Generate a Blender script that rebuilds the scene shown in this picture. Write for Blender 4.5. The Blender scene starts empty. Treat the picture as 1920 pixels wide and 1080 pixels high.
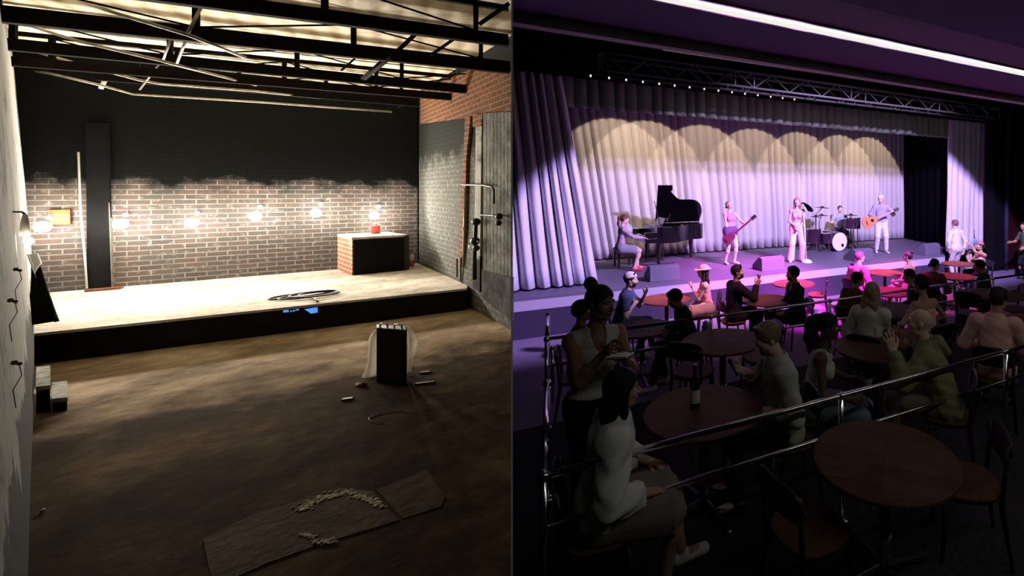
import bpy, math, random
import numpy as np
from mathutils import Vector, Matrix
random.seed(7)
PI = math.pi
SC = bpy.context.scene
COL = SC.collection
CU, HV, F, EYE = 1440.0, 357.0, 850.0, 2.4      # principal column, horizon row, focal length in px, eye height

# ------------------------------------------------------------------ measuring helpers
def onz(u, v, z):
    Y = F*(EYE-z)/(v-HV)
    return Vector(((u-CU)/F*Y, Y, z))
def atY(u, v, Y):
    return Vector(((u-CU)/F*Y, Y, EYE-(v-HV)/F*Y))
SO = Vector((-4.588, 8.125, 0)); SA = Vector((.8728, .4881, 0)); SN = Vector((-.4881, .8728, 0))
STZ = .45; MAINZ = -.30
def st(s, t, z):
    p = SO+SA*s+SN*t
    return Vector((p.x, p.y, z))
def pt(u, v, t):
    r = Vector(((u-CU)/F, 1, 0))
    Y = (t+SO.dot(SN))/r.dot(SN)
    return atY(u, v, Y)
def sval(p): return (Vector((p[0], p[1], 0))-SO).dot(SA)
def tval(p): return (Vector((p[0], p[1], 0))-SO).dot(SN)

# ------------------------------------------------------------------ materials
MATS = {}
def mat(name, col, rough=.6, metal=0, emis=None, estr=0, spec=.5, noise=0, nscale=8, bump=0, bscale=30, sheen=0, coat=0, detail=4):
    if name in MATS: return MATS[name]
    m = bpy.data.materials.new(name); m.use_nodes = True
    nt = m.node_tree; b = nt.nodes['Principled BSDF']
    b.inputs['Base Color'].default_value = (*col, 1)
    b.inputs['Roughness'].default_value = rough
    b.inputs['Metallic'].default_value = metal
    b.inputs['Specular IOR Level'].default_value = spec if (spec != .5 or rough < .5 or metal) else (.12 if max(col) < .1 else .3)
    if sheen: b.inputs['Sheen Weight'].default_value = sheen
    if coat: b.inputs['Coat Weight'].default_value = coat
    if emis:
        b.inputs['Emission Color'].default_value = (*emis, 1); b.inputs['Emission Strength'].default_value = estr
    if noise or bump:
        tc = nt.nodes.new('ShaderNodeTexCoord')
        n = nt.nodes.new('ShaderNodeTexNoise'); n.inputs['Scale'].default_value = nscale; n.inputs['Detail'].default_value = detail
        nt.links.new(tc.outputs['Object'], n.inputs['Vector'])
        if noise:
            r = nt.nodes.new('ShaderNodeValToRGB')
            r.color_ramp.elements[0].position = .3; r.color_ramp.elements[1].position = .7
            r.color_ramp.elements[0].color = (*[c*(1-noise) for c in col], 1)
            r.color_ramp.elements[1].color = (*[min(1, c*(1+noise)) for c in col], 1)
            nt.links.new(n.outputs['Fac'], r.inputs['Fac']); nt.links.new(r.outputs['Color'], b.inputs['Base Color'])
        if bump:
            n2 = nt.nodes.new('ShaderNodeTexNoise'); n2.inputs['Scale'].default_value = bscale; n2.inputs['Detail'].default_value = 5
            nt.links.new(tc.outputs['Object'], n2.inputs['Vector'])
            bp = nt.nodes.new('ShaderNodeBump'); bp.inputs['Strength'].default_value = bump; bp.inputs['Distance'].default_value = .02
            nt.links.new(n2.outputs['Fac'], bp.inputs['Height']); nt.links.new(bp.outputs['Normal'], b.inputs['Normal'])
    MATS[name] = m
    return m

class NT:
    """small node-graph helper"""
    def __init__(s, name, rough=.8):
        s.m = bpy.data.materials.new(name); s.m.use_nodes = True
        s.t = s.m.node_tree; s.b = s.t.nodes['Principled BSDF']; s.b.inputs['Roughness'].default_value = rough
        s.tc = s.t.nodes.new('ShaderNodeTexCoord')
    def n(s, typ, **kw):
        x = s.t.nodes.new(typ)
        for k, v in kw.items():
            if hasattr(x, k): setattr(x, k, v)
        return x
    def l(s, a, b): s.t.links.new(a, b)
    def noise(s, scale, detail=5, vec=None, rough=.5, dist=0):
        x = s.n('ShaderNodeTexNoise'); x.inputs['Scale'].default_value = scale; x.inputs['Detail'].default_value = detail
        x.inputs['Roughness'].default_value = rough; x.inputs['Distortion'].default_value = dist
        s.l(vec if vec else s.tc.outputs['Object'], x.inputs['Vector']); return x.outputs['Fac']
    def ramp(s, fac, stops):
        r = s.n('ShaderNodeValToRGB'); e = r.color_ramp.elements
        while len(e) < len(stops): e.new(.5)
        for el, (p, c) in zip(e, stops):
            el.position = p; el.color = (*c, 1) if len(c) == 3 else c
        s.l(fac, r.inputs['Fac']); return r.outputs['Color']
    def mix(s, fac, a, b, mode='MIX'):
        x = s.n('ShaderNodeMix'); x.data_type = 'RGBA'; x.blend_type = mode
        if isinstance(fac, (int, float)): x.inputs['Factor'].default_value = fac
        else: s.l(fac, x.inputs['Factor'])
        for i, c in ((6, a), (7, b)):
            if isinstance(c, tuple): x.inputs[i].default_value = (*c, 1)
            else: s.l(c, x.inputs[i])
        return x.outputs[2]
    def math(s, op, a, b=None):
        x = s.n('ShaderNodeMath'); x.operation = op
        for i, c in ((0, a), (1, b)):
            if c is None: continue
            if isinstance(c, (int, float)): x.inputs[i].default_value = c
            else: s.l(c, x.inputs[i])
        return x.outputs[0]
    def mapping(s, scale=(1, 1, 1), rot=(0, 0, 0), loc=(0, 0, 0), vec=None):
        x = s.n('ShaderNodeMapping'); x.inputs['Scale'].default_value = scale; x.inputs['Rotation'].default_value = rot; x.inputs['Location'].default_value = loc
        s.l(vec if vec else s.tc.outputs['Object'], x.inputs['Vector']); return x.outputs['Vector']
    def bump(s, h, strength=.3, dist=.02):
        x = s.n('ShaderNodeBump'); x.inputs['Strength'].default_value = strength; x.inputs['Distance'].default_value = dist
        s.l(h, x.inputs['Height']); s.l(x.outputs['Normal'], s.b.inputs['Normal'])
    def col(s, c): s.l(c, s.b.inputs['Base Color'])

# ------------------------------------------------------------------ mesh builder
class MB:
    def __init__(s): s.v = []; s.f = []; s.mi = []
    def add(s, vs, fs, mi=0):
        o = len(s.v); s.v += [tuple(x) for x in vs]
        for f in fs: s.f.append(tuple(o+i for i in f)); s.mi.append(mi)
        return s
    def box(s, c, size, ax=None, mi=0):
        c = Vector(c); X, Y, Z = ax if ax else (Vector((1, 0, 0)), Vector((0, 1, 0)), Vector((0, 0, 1)))
        h = [d/2 for d in size]
        vs = [c+X*(i*h[0])+Y*(j*h[1])+Z*(k*h[2]) for i in (-1, 1) for j in (-1, 1) for k in (-1, 1)]
        return s.add(vs, [(0, 1, 3, 2), (4, 6, 7, 5), (0, 4, 5, 1), (2, 3, 7, 6), (0, 2, 6, 4), (1, 5, 7, 3)], mi)
    def prism(s, poly, z0, z1, mi=0):
        """poly: list of xy; extruded between z0 and z1"""
        n = len(poly)
        a = sum(poly[i][0]*poly[(i+1) % n][1]-poly[(i+1) % n][0]*poly[i][1] for i in range(n))
        if a < 0: poly = poly[::-1]
        vs = [(p[0], p[1], z0) for p in poly]+[(p[0], p[1], z1) for p in poly]
        fs = [tuple(range(n))[::-1], tuple(range(n, 2*n))]+[(i, (i+1) % n, n+(i+1) % n, n+i) for i in range(n)]
        return s.add(vs, fs, mi)
    def extr(s, poly, d, mi=0):
        """planar 3-D polygon extruded along vector d"""
        n = len(poly); d = Vector(d)
        vs = [Vector(p) for p in poly]+[Vector(p)+d for p in poly]
        fs = [tuple(range(n))[::-1], tuple(range(n, 2*n))]+[(i, (i+1) % n, n+(i+1) % n, n+i) for i in range(n)]
        return s.add(vs, fs, mi)
    def tube(s, path, r, seg=10, mi=0, caps=True, closed=False):
        path = [Vector(p) for p in path]; n = len(path)
        rr = r if isinstance(r, (list, tuple)) else [r]*n
        vs = []; up = None
        for i, p in enumerate(path):
            if closed: d = path[(i+1) % n]-path[i-1]
            else: d = path[min(i+1, n-1)]-path[max(i-1, 0)]
            d = d.normalized() if d.length > 1e-9 else Vector((0, 0, 1))
            if up is None:
                up = Vector((0, 0, 1)) if abs(d.z) < .9 else Vector((1, 0, 0))
            x = d.cross(up)
            if x.length < 1e-6: x = d.cross(Vector((0, 1, 0)))
            x.normalize(); y = x.cross(d).normalized(); up = y
            for k in range(seg):
                a = 2*PI*k/seg
                vs.append(p+x*(math.cos(a)*rr[i])+y*(math.sin(a)*rr[i]))
        fs = []
        for i in range(n if closed else n-1):
            j = (i+1) % n
            for k in range(seg):
                k2 = (k+1) % seg
                fs.append((i*seg+k, i*seg+k2, j*seg+k2, j*seg+k))
        if caps and not closed:
            fs.append(tuple(range(seg))[::-1]); fs.append(tuple((n-1)*seg+k for k in range(seg)))
        return s.add(vs, fs, mi)
    def lathe(s, c, prof, seg=24, ax=(0, 0, 1), mi=0, caps=True):
        """prof: list of (r, h) from bottom to top"""
        c = Vector(c); Z = Vector(ax).normalized()
        X = Z.orthogonal().normalized(); Y = Z.cross(X)
        vs = []; 
        for r, h in prof:
            for k in range(seg):
                a = 2*PI*k/seg; vs.append(c+Z*h+X*(math.cos(a)*r)+Y*(math.sin(a)*r))
        fs = []
        for i in range(len(prof)-1):
            for k in range(seg):
                k2 = (k+1) % seg; fs.append((i*seg+k, i*seg+k2, (i+1)*seg+k2, (i+1)*seg+k))
        if caps: fs.append(tuple(range(seg))[::-1]); fs.append(tuple((len(prof)-1)*seg+k for k in range(seg)))
        return s.add(vs, fs, mi)
    def ball(s, c, r, seg=12, mi=0, sc=(1, 1, 1)):
        prof = []; n = max(4, seg//2)
        vs = []; fs = []
        for i in range(1, n):
            th = PI*i/n
            for k in range(seg):
                a = 2*PI*k/seg
                vs.append((c[0]+r*sc[0]*math.sin(th)*math.cos(a), c[1]+r*sc[1]*math.sin(th)*math.sin(a), c[2]-r*sc[2]*math.cos(th)))
        b = len(vs); vs += [(c[0], c[1], c[2]-r*sc[2]), (c[0], c[1], c[2]+r*sc[2])]
        for i in range(n-2):
            for k in range(seg):
                k2 = (k+1) % seg; fs.append((i*seg+k, i*seg+k2, (i+1)*seg+k2, (i+1)*seg+k))
        for k in range(seg):
            k2 = (k+1) % seg; fs.append((b, k2, k)); fs.append((b+1, (n-2)*seg+k, (n-2)*seg+k2))
        return s.add(vs, fs, mi)
    def grid(s, fn, nu, nv, mi=0):
        vs = [fn(i/nu, j/nv) for j in range(nv+1) for i in range(nu+1)]
        fs = [(j*(nu+1)+i, j*(nu+1)+i+1, (j+1)*(nu+1)+i+1, (j+1)*(nu+1)+i) for j in range(nv) for i in range(nu)]
        return s.add(vs, fs, mi)
    def build(s, name, m, parent=None, smooth=False, bevel=0, solid=0, local=False, sangle=None):
        me = bpy.data.meshes.new(name)
        vs = s.v
        if parent is not None and not local:
            inv = parent.matrix_basis.inverted() if parent.parent is None else (parent.parent.matrix_basis @ parent.matrix_basis).inverted()
            vs = [tuple(inv @ Vector(v)) for v in vs]
        me.from_pydata(vs, [], s.f); me.update()
        ms = m if isinstance(m, (list, tuple)) else [m]
        for x in ms: me.materials.append(x)
        me.polygons.foreach_set('material_index', s.mi)
        if smooth:
            me.polygons.foreach_set('use_smooth', [True]*len(me.polygons))
            if sangle or smooth == 'angle':
                try: me.set_sharp_from_angle(angle=math.radians(sangle or 40))
                except Exception: pass
        o = bpy.data.objects.new(name, me); COL.objects.link(o)
        if parent is not None: o.parent = parent
        if solid:
            md = o.modifiers.new('Solidify', 'SOLIDIFY'); md.thickness = solid; md.offset = 0
        if bevel:
            md = o.modifiers.new('Bevel', 'BEVEL'); md.width = bevel; md.segments = 2; md.limit_method = 'ANGLE'
            md.angle_limit = math.radians(40)
        return o

def tag(o, label=None, cat=None, group=None, kind=None):
    if label: o['label'] = label
    if cat: o['category'] = cat
    if group: o['group'] = group
    if kind: o['kind'] = kind
    return o
def empty(name, loc=(0, 0, 0), rz=0):
    o = bpy.data.objects.new(name, None); o.location = loc; o.rotation_euler = (0, 0, rz)
    o.empty_display_size = .1; COL.objects.link(o)
    o.matrix_basis = Matrix.Translation(Vector(loc)) @ Matrix.Rotation(rz, 4, 'Z')
    return o
def struct(name, mb, m, **kw):
    o = mb.build(name, m, **kw); o['kind'] = 'structure'; return o
def copy_tree(o, loc, rz, label=None):
    r = o.copy(); COL.objects.link(r); r.matrix_basis = Matrix.Translation(Vector(loc)) @ Matrix.Rotation(rz, 4, 'Z')
    if label: r['label'] = label
    for ch in list(o.children):
        c = ch.copy(); COL.objects.link(c); c.parent = r
        for g in list(ch.children):
            d = g.copy(); COL.objects.link(d); d.parent = c
    return r
# =================================================================== LEFT PLACE: the brick warehouse with the bare stage
LZ = .44                                   # stage top height in the warehouse
TOPZ = 5.05
# --- materials
def brick_mat(name, cols, mortar, painted=None, paint_above=None, msize=.012, use='xz', wdir=None, patchy=.5, whitewash=0):
    g = NT(name, .9); g.b.inputs['Specular IOR Level'].default_value = .06
    # wall coordinates: distance along the wall and height
    geo = g.n('ShaderNodeNewGeometry')
    dot = g.n('ShaderNodeVectorMath'); dot.operation = 'DOT_PRODUCT'
    g.l(geo.outputs['Position'], dot.inputs[0]); dot.inputs[1].default_value = (*wdir, 0)
    sp = g.n('ShaderNodeSeparateXYZ'); g.l(geo.outputs['Position'], sp.inputs[0])
    cb = g.n('ShaderNodeCombineXYZ'); g.l(dot.outputs['Value'], cb.inputs[0]); g.l(sp.outputs['Z'], cb.inputs[1])
    v = cb.outputs[0]
    br = g.n('ShaderNodeTexBrick'); g.l(v, br.inputs['Vector'])
    br.inputs['Scale'].default_value = 1; br.inputs['Brick Width'].default_value = .30; br.inputs['Row Height'].default_value = .105
    br.inputs['Mortar Size'].default_value = msize; br.inputs['Mortar Smooth'].default_value = .3; br.inputs['Bias'].default_value = 0
    br.inputs['Color1'].default_value = (*cols[0], 1); br.inputs['Color2'].default_value = (*cols[1], 1); br.inputs['Mortar'].default_value = (*mortar, 1)
    c = br.outputs['Color']
    n1 = g.noise(2.2, 6, v, .6)
    n2 = g.noise(9, 6, v, .65)
    c = g.mix(g.ramp(n1, [(.35, (0, 0, 0)), (.62, (patchy,)*3)]), c, (.10, .10, .09))
    c = g.mix(g.ramp(n2, [(.55, (0, 0, 0)), (.75, (.35+whitewash,)*3)]), c, (.55, .53, .48))
    if painted:
        z = sp.outputs['Z']
        f = g.math('SUBTRACT', z, paint_above)
        f = g.math('ADD', g.math('MULTIPLY', f, 1.6), g.math('MULTIPLY', g.math('SUBTRACT', n1, .5), 1.6))
        fr = g.ramp(f, [(.0, (0, 0, 0)), (.5, (1, 1, 1))])
        c = g.mix(fr, c, painted)
    g.col(c)
    inv = g.math('SUBTRACT', 1, br.outputs['Fac'])
    g.bump(g.math('ADD', inv, g.math('MULTIPLY', n2, .5)), .5, .012)
    return g.m

bwd = (.777, .63)      # along the back wall
m_back = brick_mat('painted_brick', [(.125, .085, .070), (.08, .067, .062)], (.27, .255, .235), painted=(.006, .007, .007), paint_above=2.35, wdir=bwd)
rwd = (.755, -.656)
m_rwall = brick_mat('grey_painted_brick', [(.12, .12, .11), (.10, .105, .095)], (.2, .2, .18), painted=(.03, .032, .03), paint_above=3.0, wdir=rwd, whitewash=.35)
m_redbrick = brick_mat('bare_red_brick', [(.22, .085, .04), (.15, .06, .032)], (.30, .21, .14), wdir=rwd, patchy=.15)
m_boxbrick = brick_mat('box_brick', [(.50, .22, .13), (.42, .19, .12)], (.75, .65, .52), wdir=(.755, -.656), patchy=.1)

def concrete(name, stops, scale=1.5, rough=.6, bump=.4):
    g = NT(name, .9); g.b.inputs['Specular IOR Level'].default_value = .05
    n1 = g.noise(scale, 8, rough=.65, dist=.4); n2 = g.noise(scale*7, 6, rough=.6)
    f = g.math('ADD', g.math('MULTIPLY', n1, .75), g.math('MULTIPLY', n2, .25))
    g.col(g.ramp(f, stops)); g.bump(n2, bump, .02)
    return g.m
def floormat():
    g = NT('stained_falloff_concrete', .95); g.b.inputs['Specular IOR Level'].default_value = .03
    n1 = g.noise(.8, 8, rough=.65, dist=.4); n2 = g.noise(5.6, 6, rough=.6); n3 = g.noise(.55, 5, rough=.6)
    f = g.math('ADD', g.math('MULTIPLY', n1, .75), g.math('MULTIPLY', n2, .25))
    lit_tone = g.ramp(f, [(.36, (.19, .135, .08)), (.47, (.34, .25, .16)), (.55, (.46, .35, .24)), (.64, (.62, .50, .36))])
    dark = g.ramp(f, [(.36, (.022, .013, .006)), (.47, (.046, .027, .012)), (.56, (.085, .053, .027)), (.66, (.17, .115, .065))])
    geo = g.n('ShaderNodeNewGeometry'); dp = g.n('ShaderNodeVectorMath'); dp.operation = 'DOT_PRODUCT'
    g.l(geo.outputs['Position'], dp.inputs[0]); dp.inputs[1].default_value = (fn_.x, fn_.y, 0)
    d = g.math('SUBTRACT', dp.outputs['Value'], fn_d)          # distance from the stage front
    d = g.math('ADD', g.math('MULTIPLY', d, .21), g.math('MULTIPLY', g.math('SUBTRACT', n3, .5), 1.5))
    g.col(g.mix(g.ramp(d, [(.42, (0, 0, 0)), (.66, (1, 1, 1))]), lit_tone, dark)); g.bump(n2, .35, .02)  # lamp falloff from the stage painted into the colour, plus a ragged stain edge
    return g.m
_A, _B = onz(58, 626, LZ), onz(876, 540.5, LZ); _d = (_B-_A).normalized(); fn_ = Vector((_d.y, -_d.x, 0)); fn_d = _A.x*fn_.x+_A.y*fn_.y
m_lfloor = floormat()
m_patch = concrete('repaired_concrete', [(.36, (.050, .033, .018)), (.5, (.085, .058, .034)), (.60, (.12, .085, .052)), (.72, (.30, .23, .15))], 1.6, .55)
m_stagetop = concrete('scuffed_plywood', [(.3, (.25, .21, .16)), (.45, (.50, .44, .36)), (.55, (.66, .6, .52)), (.7, (.78, .74, .68))], 1.7, .6, .15)
m_stagefront = mat('black_stage_paint', (.014, .011, .009), .6, noise=.3, nscale=3, bump=.2)
m_plasterx = concrete('peeling_plaster', [(.38, (.11, .10, .09)), (.44, (.34, .33, .30)), (.5, (.44, .43, .40)), (.64, (.50, .49, .46))], 1.3, .8)
def plaster():
    g = NT('peeling_plaster_wall', .9); g.b.inputs['Specular IOR Level'].default_value = .1
    n1 = g.noise(1.3, 8, rough=.65, dist=.4); n2 = g.noise(9, 6)
    f = g.math('ADD', g.math('MULTIPLY', n1, .75), g.math('MULTIPLY', n2, .25))
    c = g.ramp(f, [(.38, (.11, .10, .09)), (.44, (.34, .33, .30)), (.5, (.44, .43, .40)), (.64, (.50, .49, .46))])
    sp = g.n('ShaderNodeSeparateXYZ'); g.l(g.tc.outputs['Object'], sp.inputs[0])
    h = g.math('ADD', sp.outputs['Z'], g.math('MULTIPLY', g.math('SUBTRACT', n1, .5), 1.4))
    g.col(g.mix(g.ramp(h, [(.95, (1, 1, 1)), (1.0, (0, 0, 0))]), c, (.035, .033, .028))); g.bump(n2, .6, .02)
    return g.m
m_plaster = plaster()
m_blacksteel = mat('rusty_black_steel', (.007, .005, .004), .8, 0, spec=.05, noise=.5, nscale=6)
m_greysteel = mat('dull_grey_steel', (.30, .27, .23), .45, .7, noise=.3, nscale=8)
m_blackpaint = mat('black_panel_paint', (.0045, .0045, .005), .9, noise=.3, nscale=4, bump=.2)

def roofmat():
    g = NT('corrugated_roof_boards', .7)
    mp = g.mapping(scale=(1, 1, 1), rot=(0, 0, -math.atan2(bwd[1], bwd[0])))
    w = g.n('ShaderNodeTexWave'); w.wave_type = 'BANDS'; w.bands_direction = 'X'; w.inputs['Scale'].default_value = 1.1; w.inputs['Distortion'].default_value = .8
    w.inputs['Detail'].default_value = 3
    g.l(mp, w.inputs['Vector'])
    n = g.noise(1.2, 6, rough=.6)
    n3 = g.noise(14, 5)
    f = g.math('ADD', g.math('MULTIPLY', w.outputs['Fac'], .25), g.math('ADD', g.math('MULTIPLY', n, .45), g.math('MULTIPLY', n3, .3)))
    g.col(g.ramp(f, [(.3, (.50, .39, .22)), (.5, (.86, .73, .48)), (.65, (.95, .87, .66))]))
    g.bump(w.outputs['Fac'], .4, .03)
    return g.m
m_roof = roofmat()

# --- key points of the room
Bl = onz(82, 549, LZ); Br = onz(632, 505, LZ)
bd = (Br-Bl).normalized()
def backpt(u, z=0, off=0):
    """point of the back wall seen in image column u"""
    k = ((u-CU)/F*Bl.y-Bl.x)/(bd.x-(u-CU)/F*bd.y)
    p = Bl+bd*k+Vector((bd.y, -bd.x, 0))*off
    return Vector((p.x, p.y, z))
def backuv(u, v, off=0):
    p = backpt(u, 0, off)
    # shift so that offset points still project to column u
    if off:
        P0 = Bl+Vector((bd.y, -bd.x, 0))*off
        k = ((u-CU)/F*P0.y-P0.x)/(bd.x-(u-CU)/F*bd.y)
        p = P0+bd*k
    return Vector((p.x, p.y, EYE-(v-HV)/F*p.y))
bn = Vector((bd.y, -bd.x, 0))               # out of the back wall, into the room
cBL = backpt(40); cBR = backpt(783)
R2 = onz(877, 535, LZ)
rd = (Vector((R2.x, R2.y, 0))-cBR).normalized()
rn = Vector((rd.y, -rd.x, 0));  rn = rn if rn.dot(Vector((1, -1, 0))-cBR) > 0 else -rn
def ruv(u, v, off=0):
    P0 = cBR+rn*off
    k = ((u-CU)/F*P0.y-P0.x)/(rd.x-(u-CU)/F*rd.y)
    p = P0+rd*k
    return Vector((p.x, p.y, EYE-(v-HV)/F*p.y))

# partition that separates the two halls, seen edge-on
pk = (959.9-CU)/F
pdv = Vector((pk, 1, 0)).normalized()
m_edge = mat('white_gloss_trim', (.9, .9, .88), .35)
m_part = mat('black_partition_paint', (.01, .01, .011), .8)
pn = Vector((pdv.y, -pdv.x, 0))
y0 = 1.5
a = Vector((pk*y0, y0, 0)); bq = Vector((pk*26, 26, 0))
mb = MB(); w = .0022
mb.prism([(a-pn*w)[:2], (a+pn*w)[:2], (bq+pn*w)[:2], (bq-pn*w)[:2]], -.35, 6.2)
struct('wall_partition', mb, m_part)
mb = MB(); a0 = a-pdv*.012
mb.prism([(a0-pn*.0024)[:2], (a0+pn*.0024)[:2], (a-pdv*.001+pn*.0024)[:2], (a-pdv*.001-pn*.0024)[:2]], 0, 3.6)
struct('trim_1', mb, m_edge)

# back wall, right wall, left wall, floor, ceiling
mb = MB(); e = cBR+bd*.0; s0 = backpt(-160)
mb.prism([s0[:2], e[:2], (e-bn*.25)[:2], (s0-bn*.25)[:2]], -.02, TOPZ)
struct('wall_back', mb, m_back)
rend = ruv(959.0, 600)
mb = MB()
k0 = cBR
mb.prism([(k0-bn*.2)[:2], rend[:2], ruv(958.4, 600, -.25)[:2], (k0-rn*.25-bn*.2)[:2]], -.02, TOPZ)
struct('wall_right', mb, m_rwall)

# left wall: leans back slightly as it rises, runs from the back corner towards the camera
VPL, KL = 74.0, 60.0
def lw(Y, z, px=0):
    u = VPL-KL/Y+px
    x = (u-CU)/F*Y-.095*max(0, z-.4)
    return Vector((x, Y, z))
mb = MB()
Ys = [8.9, 7.5, 6.2, 5.2, 4.4, 3.8, 3.3, 2.9, 2.5, 2.1, 1.7, 1.3, 1.0]; zs = [-.02, .2, .5, .8, 1.2, 1.6, 2.0, 2.4, 2.8, 3.2, 3.6, 4.0, 4.5, TOPZ]
rng = random.Random(3)
vs = [lw(Y, z)+Vector((rng.uniform(-.006, .006), 0, 0)) for Y in Ys for z in zs]
n = len(zs)
mb.add(vs, [(i*n+j, i*n+j+1, (i+1)*n+j+1, (i+1)*n+j) for i in range(len(Ys)-1) for j in range(n-1)])
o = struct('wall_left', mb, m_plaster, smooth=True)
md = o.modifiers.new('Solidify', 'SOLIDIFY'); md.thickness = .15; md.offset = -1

mb = MB()
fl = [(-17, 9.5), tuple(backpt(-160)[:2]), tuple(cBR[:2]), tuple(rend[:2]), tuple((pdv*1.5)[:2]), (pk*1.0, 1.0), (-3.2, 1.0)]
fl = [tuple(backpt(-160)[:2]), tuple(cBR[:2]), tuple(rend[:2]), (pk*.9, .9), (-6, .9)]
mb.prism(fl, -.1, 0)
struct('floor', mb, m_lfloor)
mb = MB()
cl = [tuple(backpt(-160)[:2]), tuple(cBR[:2]), tuple(rend[:2]), (pk*.9, .9), (-9, .9)]
mb.prism(cl, TOPZ, TOPZ+.1)
struct('ceiling', mb, m_roof)

# brick header band and pier on the right wall
def rpoly(pts, off, thick, name, m, parent=None, kind=None):
    ps = [ruv(u, v, off) for u, v in pts]
    mb = MB(); mb.extr(ps, rn*-thick)
    o = mb.build(name, m, parent)
    if kind: o['kind'] = kind
    return o
rpoly([(788, 170), (905, 120), (958.6, 118), (958.6, 208), (905, 212), (870, 221), (788, 232)], .03, .03, 'trim_2', m_redbrick, kind='structure')
rpoly([(872, 221), (882, 219), (874, 300), (871, 430), (864, 500), (858, 500), (864, 400), (868, 300)], .05, .05, 'trim_3', m_redbrick, kind='structure')
rpoly([(886, 214), (905, 213), (902, 236), (886, 238)], .06, .06, 'trim_4', m_redbrick, kind='structure')

# metal door with vertical boards
door = empty('door_1', ruv(925, 590, .02)); door['kind'] = 'structure'
m_dmetal = concrete('streaked_grey_metal', [(.34, (.07, .075, .07)), (.48, (.17, .175, .165)), (.6, (.33, .33, .31)), (.7, (.6, .6, .58))], 2.2, .5, .1)
us = [906+i*6.6 for i in range(9)]
mb = MB()
for i, u in enumerate(us[:-1]):
    u2 = min(us[i+1]-.8, 958.4)
    top = 212-(u-906)*.05; bot = 506+(u-906)*.25; bot2 = 506+(u2-906)*.25
    ps = [ruv(u, top, .05), ruv(u2, top, .05), ruv(u2, bot2, .05), ruv(u, bot, .05)]
    mb.extr(ps, rn*-.03)
mb.build('board', m_dmetal, door)
mb = MB(); mb.extr([ruv(903, 505, .04), ruv(958.4, 520, .04), ruv(958.4, 602, .04), ruv(903, 558, .04)], rn*-.04)
mb.build('sill', concrete('sill_concrete', [(.4, (.04, .04, .04)), (.55, (.09, .09, .085)), (.66, (.16, .16, .15)), (.72, (.5, .5, .47))], 3, .6), door)
mb = MB(); mb.extr([ruv(892, 238, .03), ruv(903, 236, .03), ruv(899, 548, .03), ruv(888, 540, .03)], rn*-.03)
mb.build('frame', m_plaster, door)

# pipes, latches on the right wall
def rpipe(name, pts, r, m, label, cat, off=.1, fittings=()):
    o = empty(name, ruv(*pts[0], off))
    MB().tube([ruv(u, v, off) for u, v in pts], r, 8).build('pipe', m, o, smooth=True)
    for (u, v, rr) in fittings:
        MB().ball(ruv(u, v, off), rr, 10).build('fitting', m, o, smooth=True)
    tag(o, label, cat); return o
m_iron = mat('dark_iron', (.03, .028, .026), .5, .5)
rpipe('conduit_pipe', [(866, 346), (905, 347), (922, 350), (926, 356), (926, 382)], .018, m_iron, 'thin dark conduit bent over the top of the lower metal boards', 'pipe', .12)
rpipe('conduit_pipe', [(897, 403), (925, 404), (936, 408)], .016, m_iron, 'short dark pipe running from the standpipe to a round valve on the metal door', 'pipe', .16, [(936, 406, .06), (935, 418, .05)])
rpipe('standpipe', [(890, 524), (890, 470), (892, 425), (893, 412)], .035, m_iron, 'upright black standpipe with valves beside the metal door', 'pipe', .16, [(893, 416, .075), (891, 452, .08), (893, 465, .06)])
rpipe('conduit_pipe', [(867, 531), (869, 480), (870, 430), (872, 352)], .016, m_greysteel, 'vertical grey conduit on the brick pier right of the stage', 'pipe', .13, [(870, 428, .03)])
rpipe('rail_hook', [(857, 520), (857, 484), (864, 484), (864, 528)], .014, m_iron, 'thin iron hoop standing at the right end of the warehouse stage', 'hook', .12)
m_white = mat('white_paint', (.85, .85, .82), .5)
for (u, v, lab) in ((884, 452, 'small white light switch left of the standpipe'), (896, 453, 'small round white switch right of the standpipe'), (881, 463, 'lowest small white switch box beside the standpipe')):
    o = empty('switch_box', ruv(u, v, .2))
    MB().box(ruv(u, v, .12), (.05, .04, .07), (rd, rn, Vector((0, 0, 1)))).build('plate', m_white, o, bevel=.006)
    MB().box(ruv(u, v, .15), (.02, .03, .03), (rd, rn, Vector((0, 0, 1)))).build('toggle', m_white, o)
    tag(o, lab, 'switch')

# ------------------------------------------------------------------ the stage
stage = empty('stage_platform', onz(480, 580, LZ)-Vector((0, 0, LZ)))
A = onz(58, 626, LZ); B2 = onz(876, 540.5, LZ)
poly = [A[:2], B2[:2], ruv(876, 535, .01)[:2], (cBR+bn*.01+rn*.01)[:2], (backpt(40)+bn*.01)[:2]]
mb = MB(); mb.prism(poly, LZ-.04, LZ); mb.build('stage_top', m_stagetop, stage)
fd = (B2-A).normalized(); fn = Vector((fd.y, -fd.x, 0))
inn = Vector((-fn.x, -fn.y, 0))
mb = MB(); mb.prism([(A+inn*.03)[:2], (B2+inn*.03)[:2], (B2+inn*.09)[:2], (A+inn*.09)[:2]], 0, LZ-.041); mb.build('stage_front', m_stagefront, stage)
tag(stage, 'low wide warehouse stage with pale scuffed boards and black front', 'stage')

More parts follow.
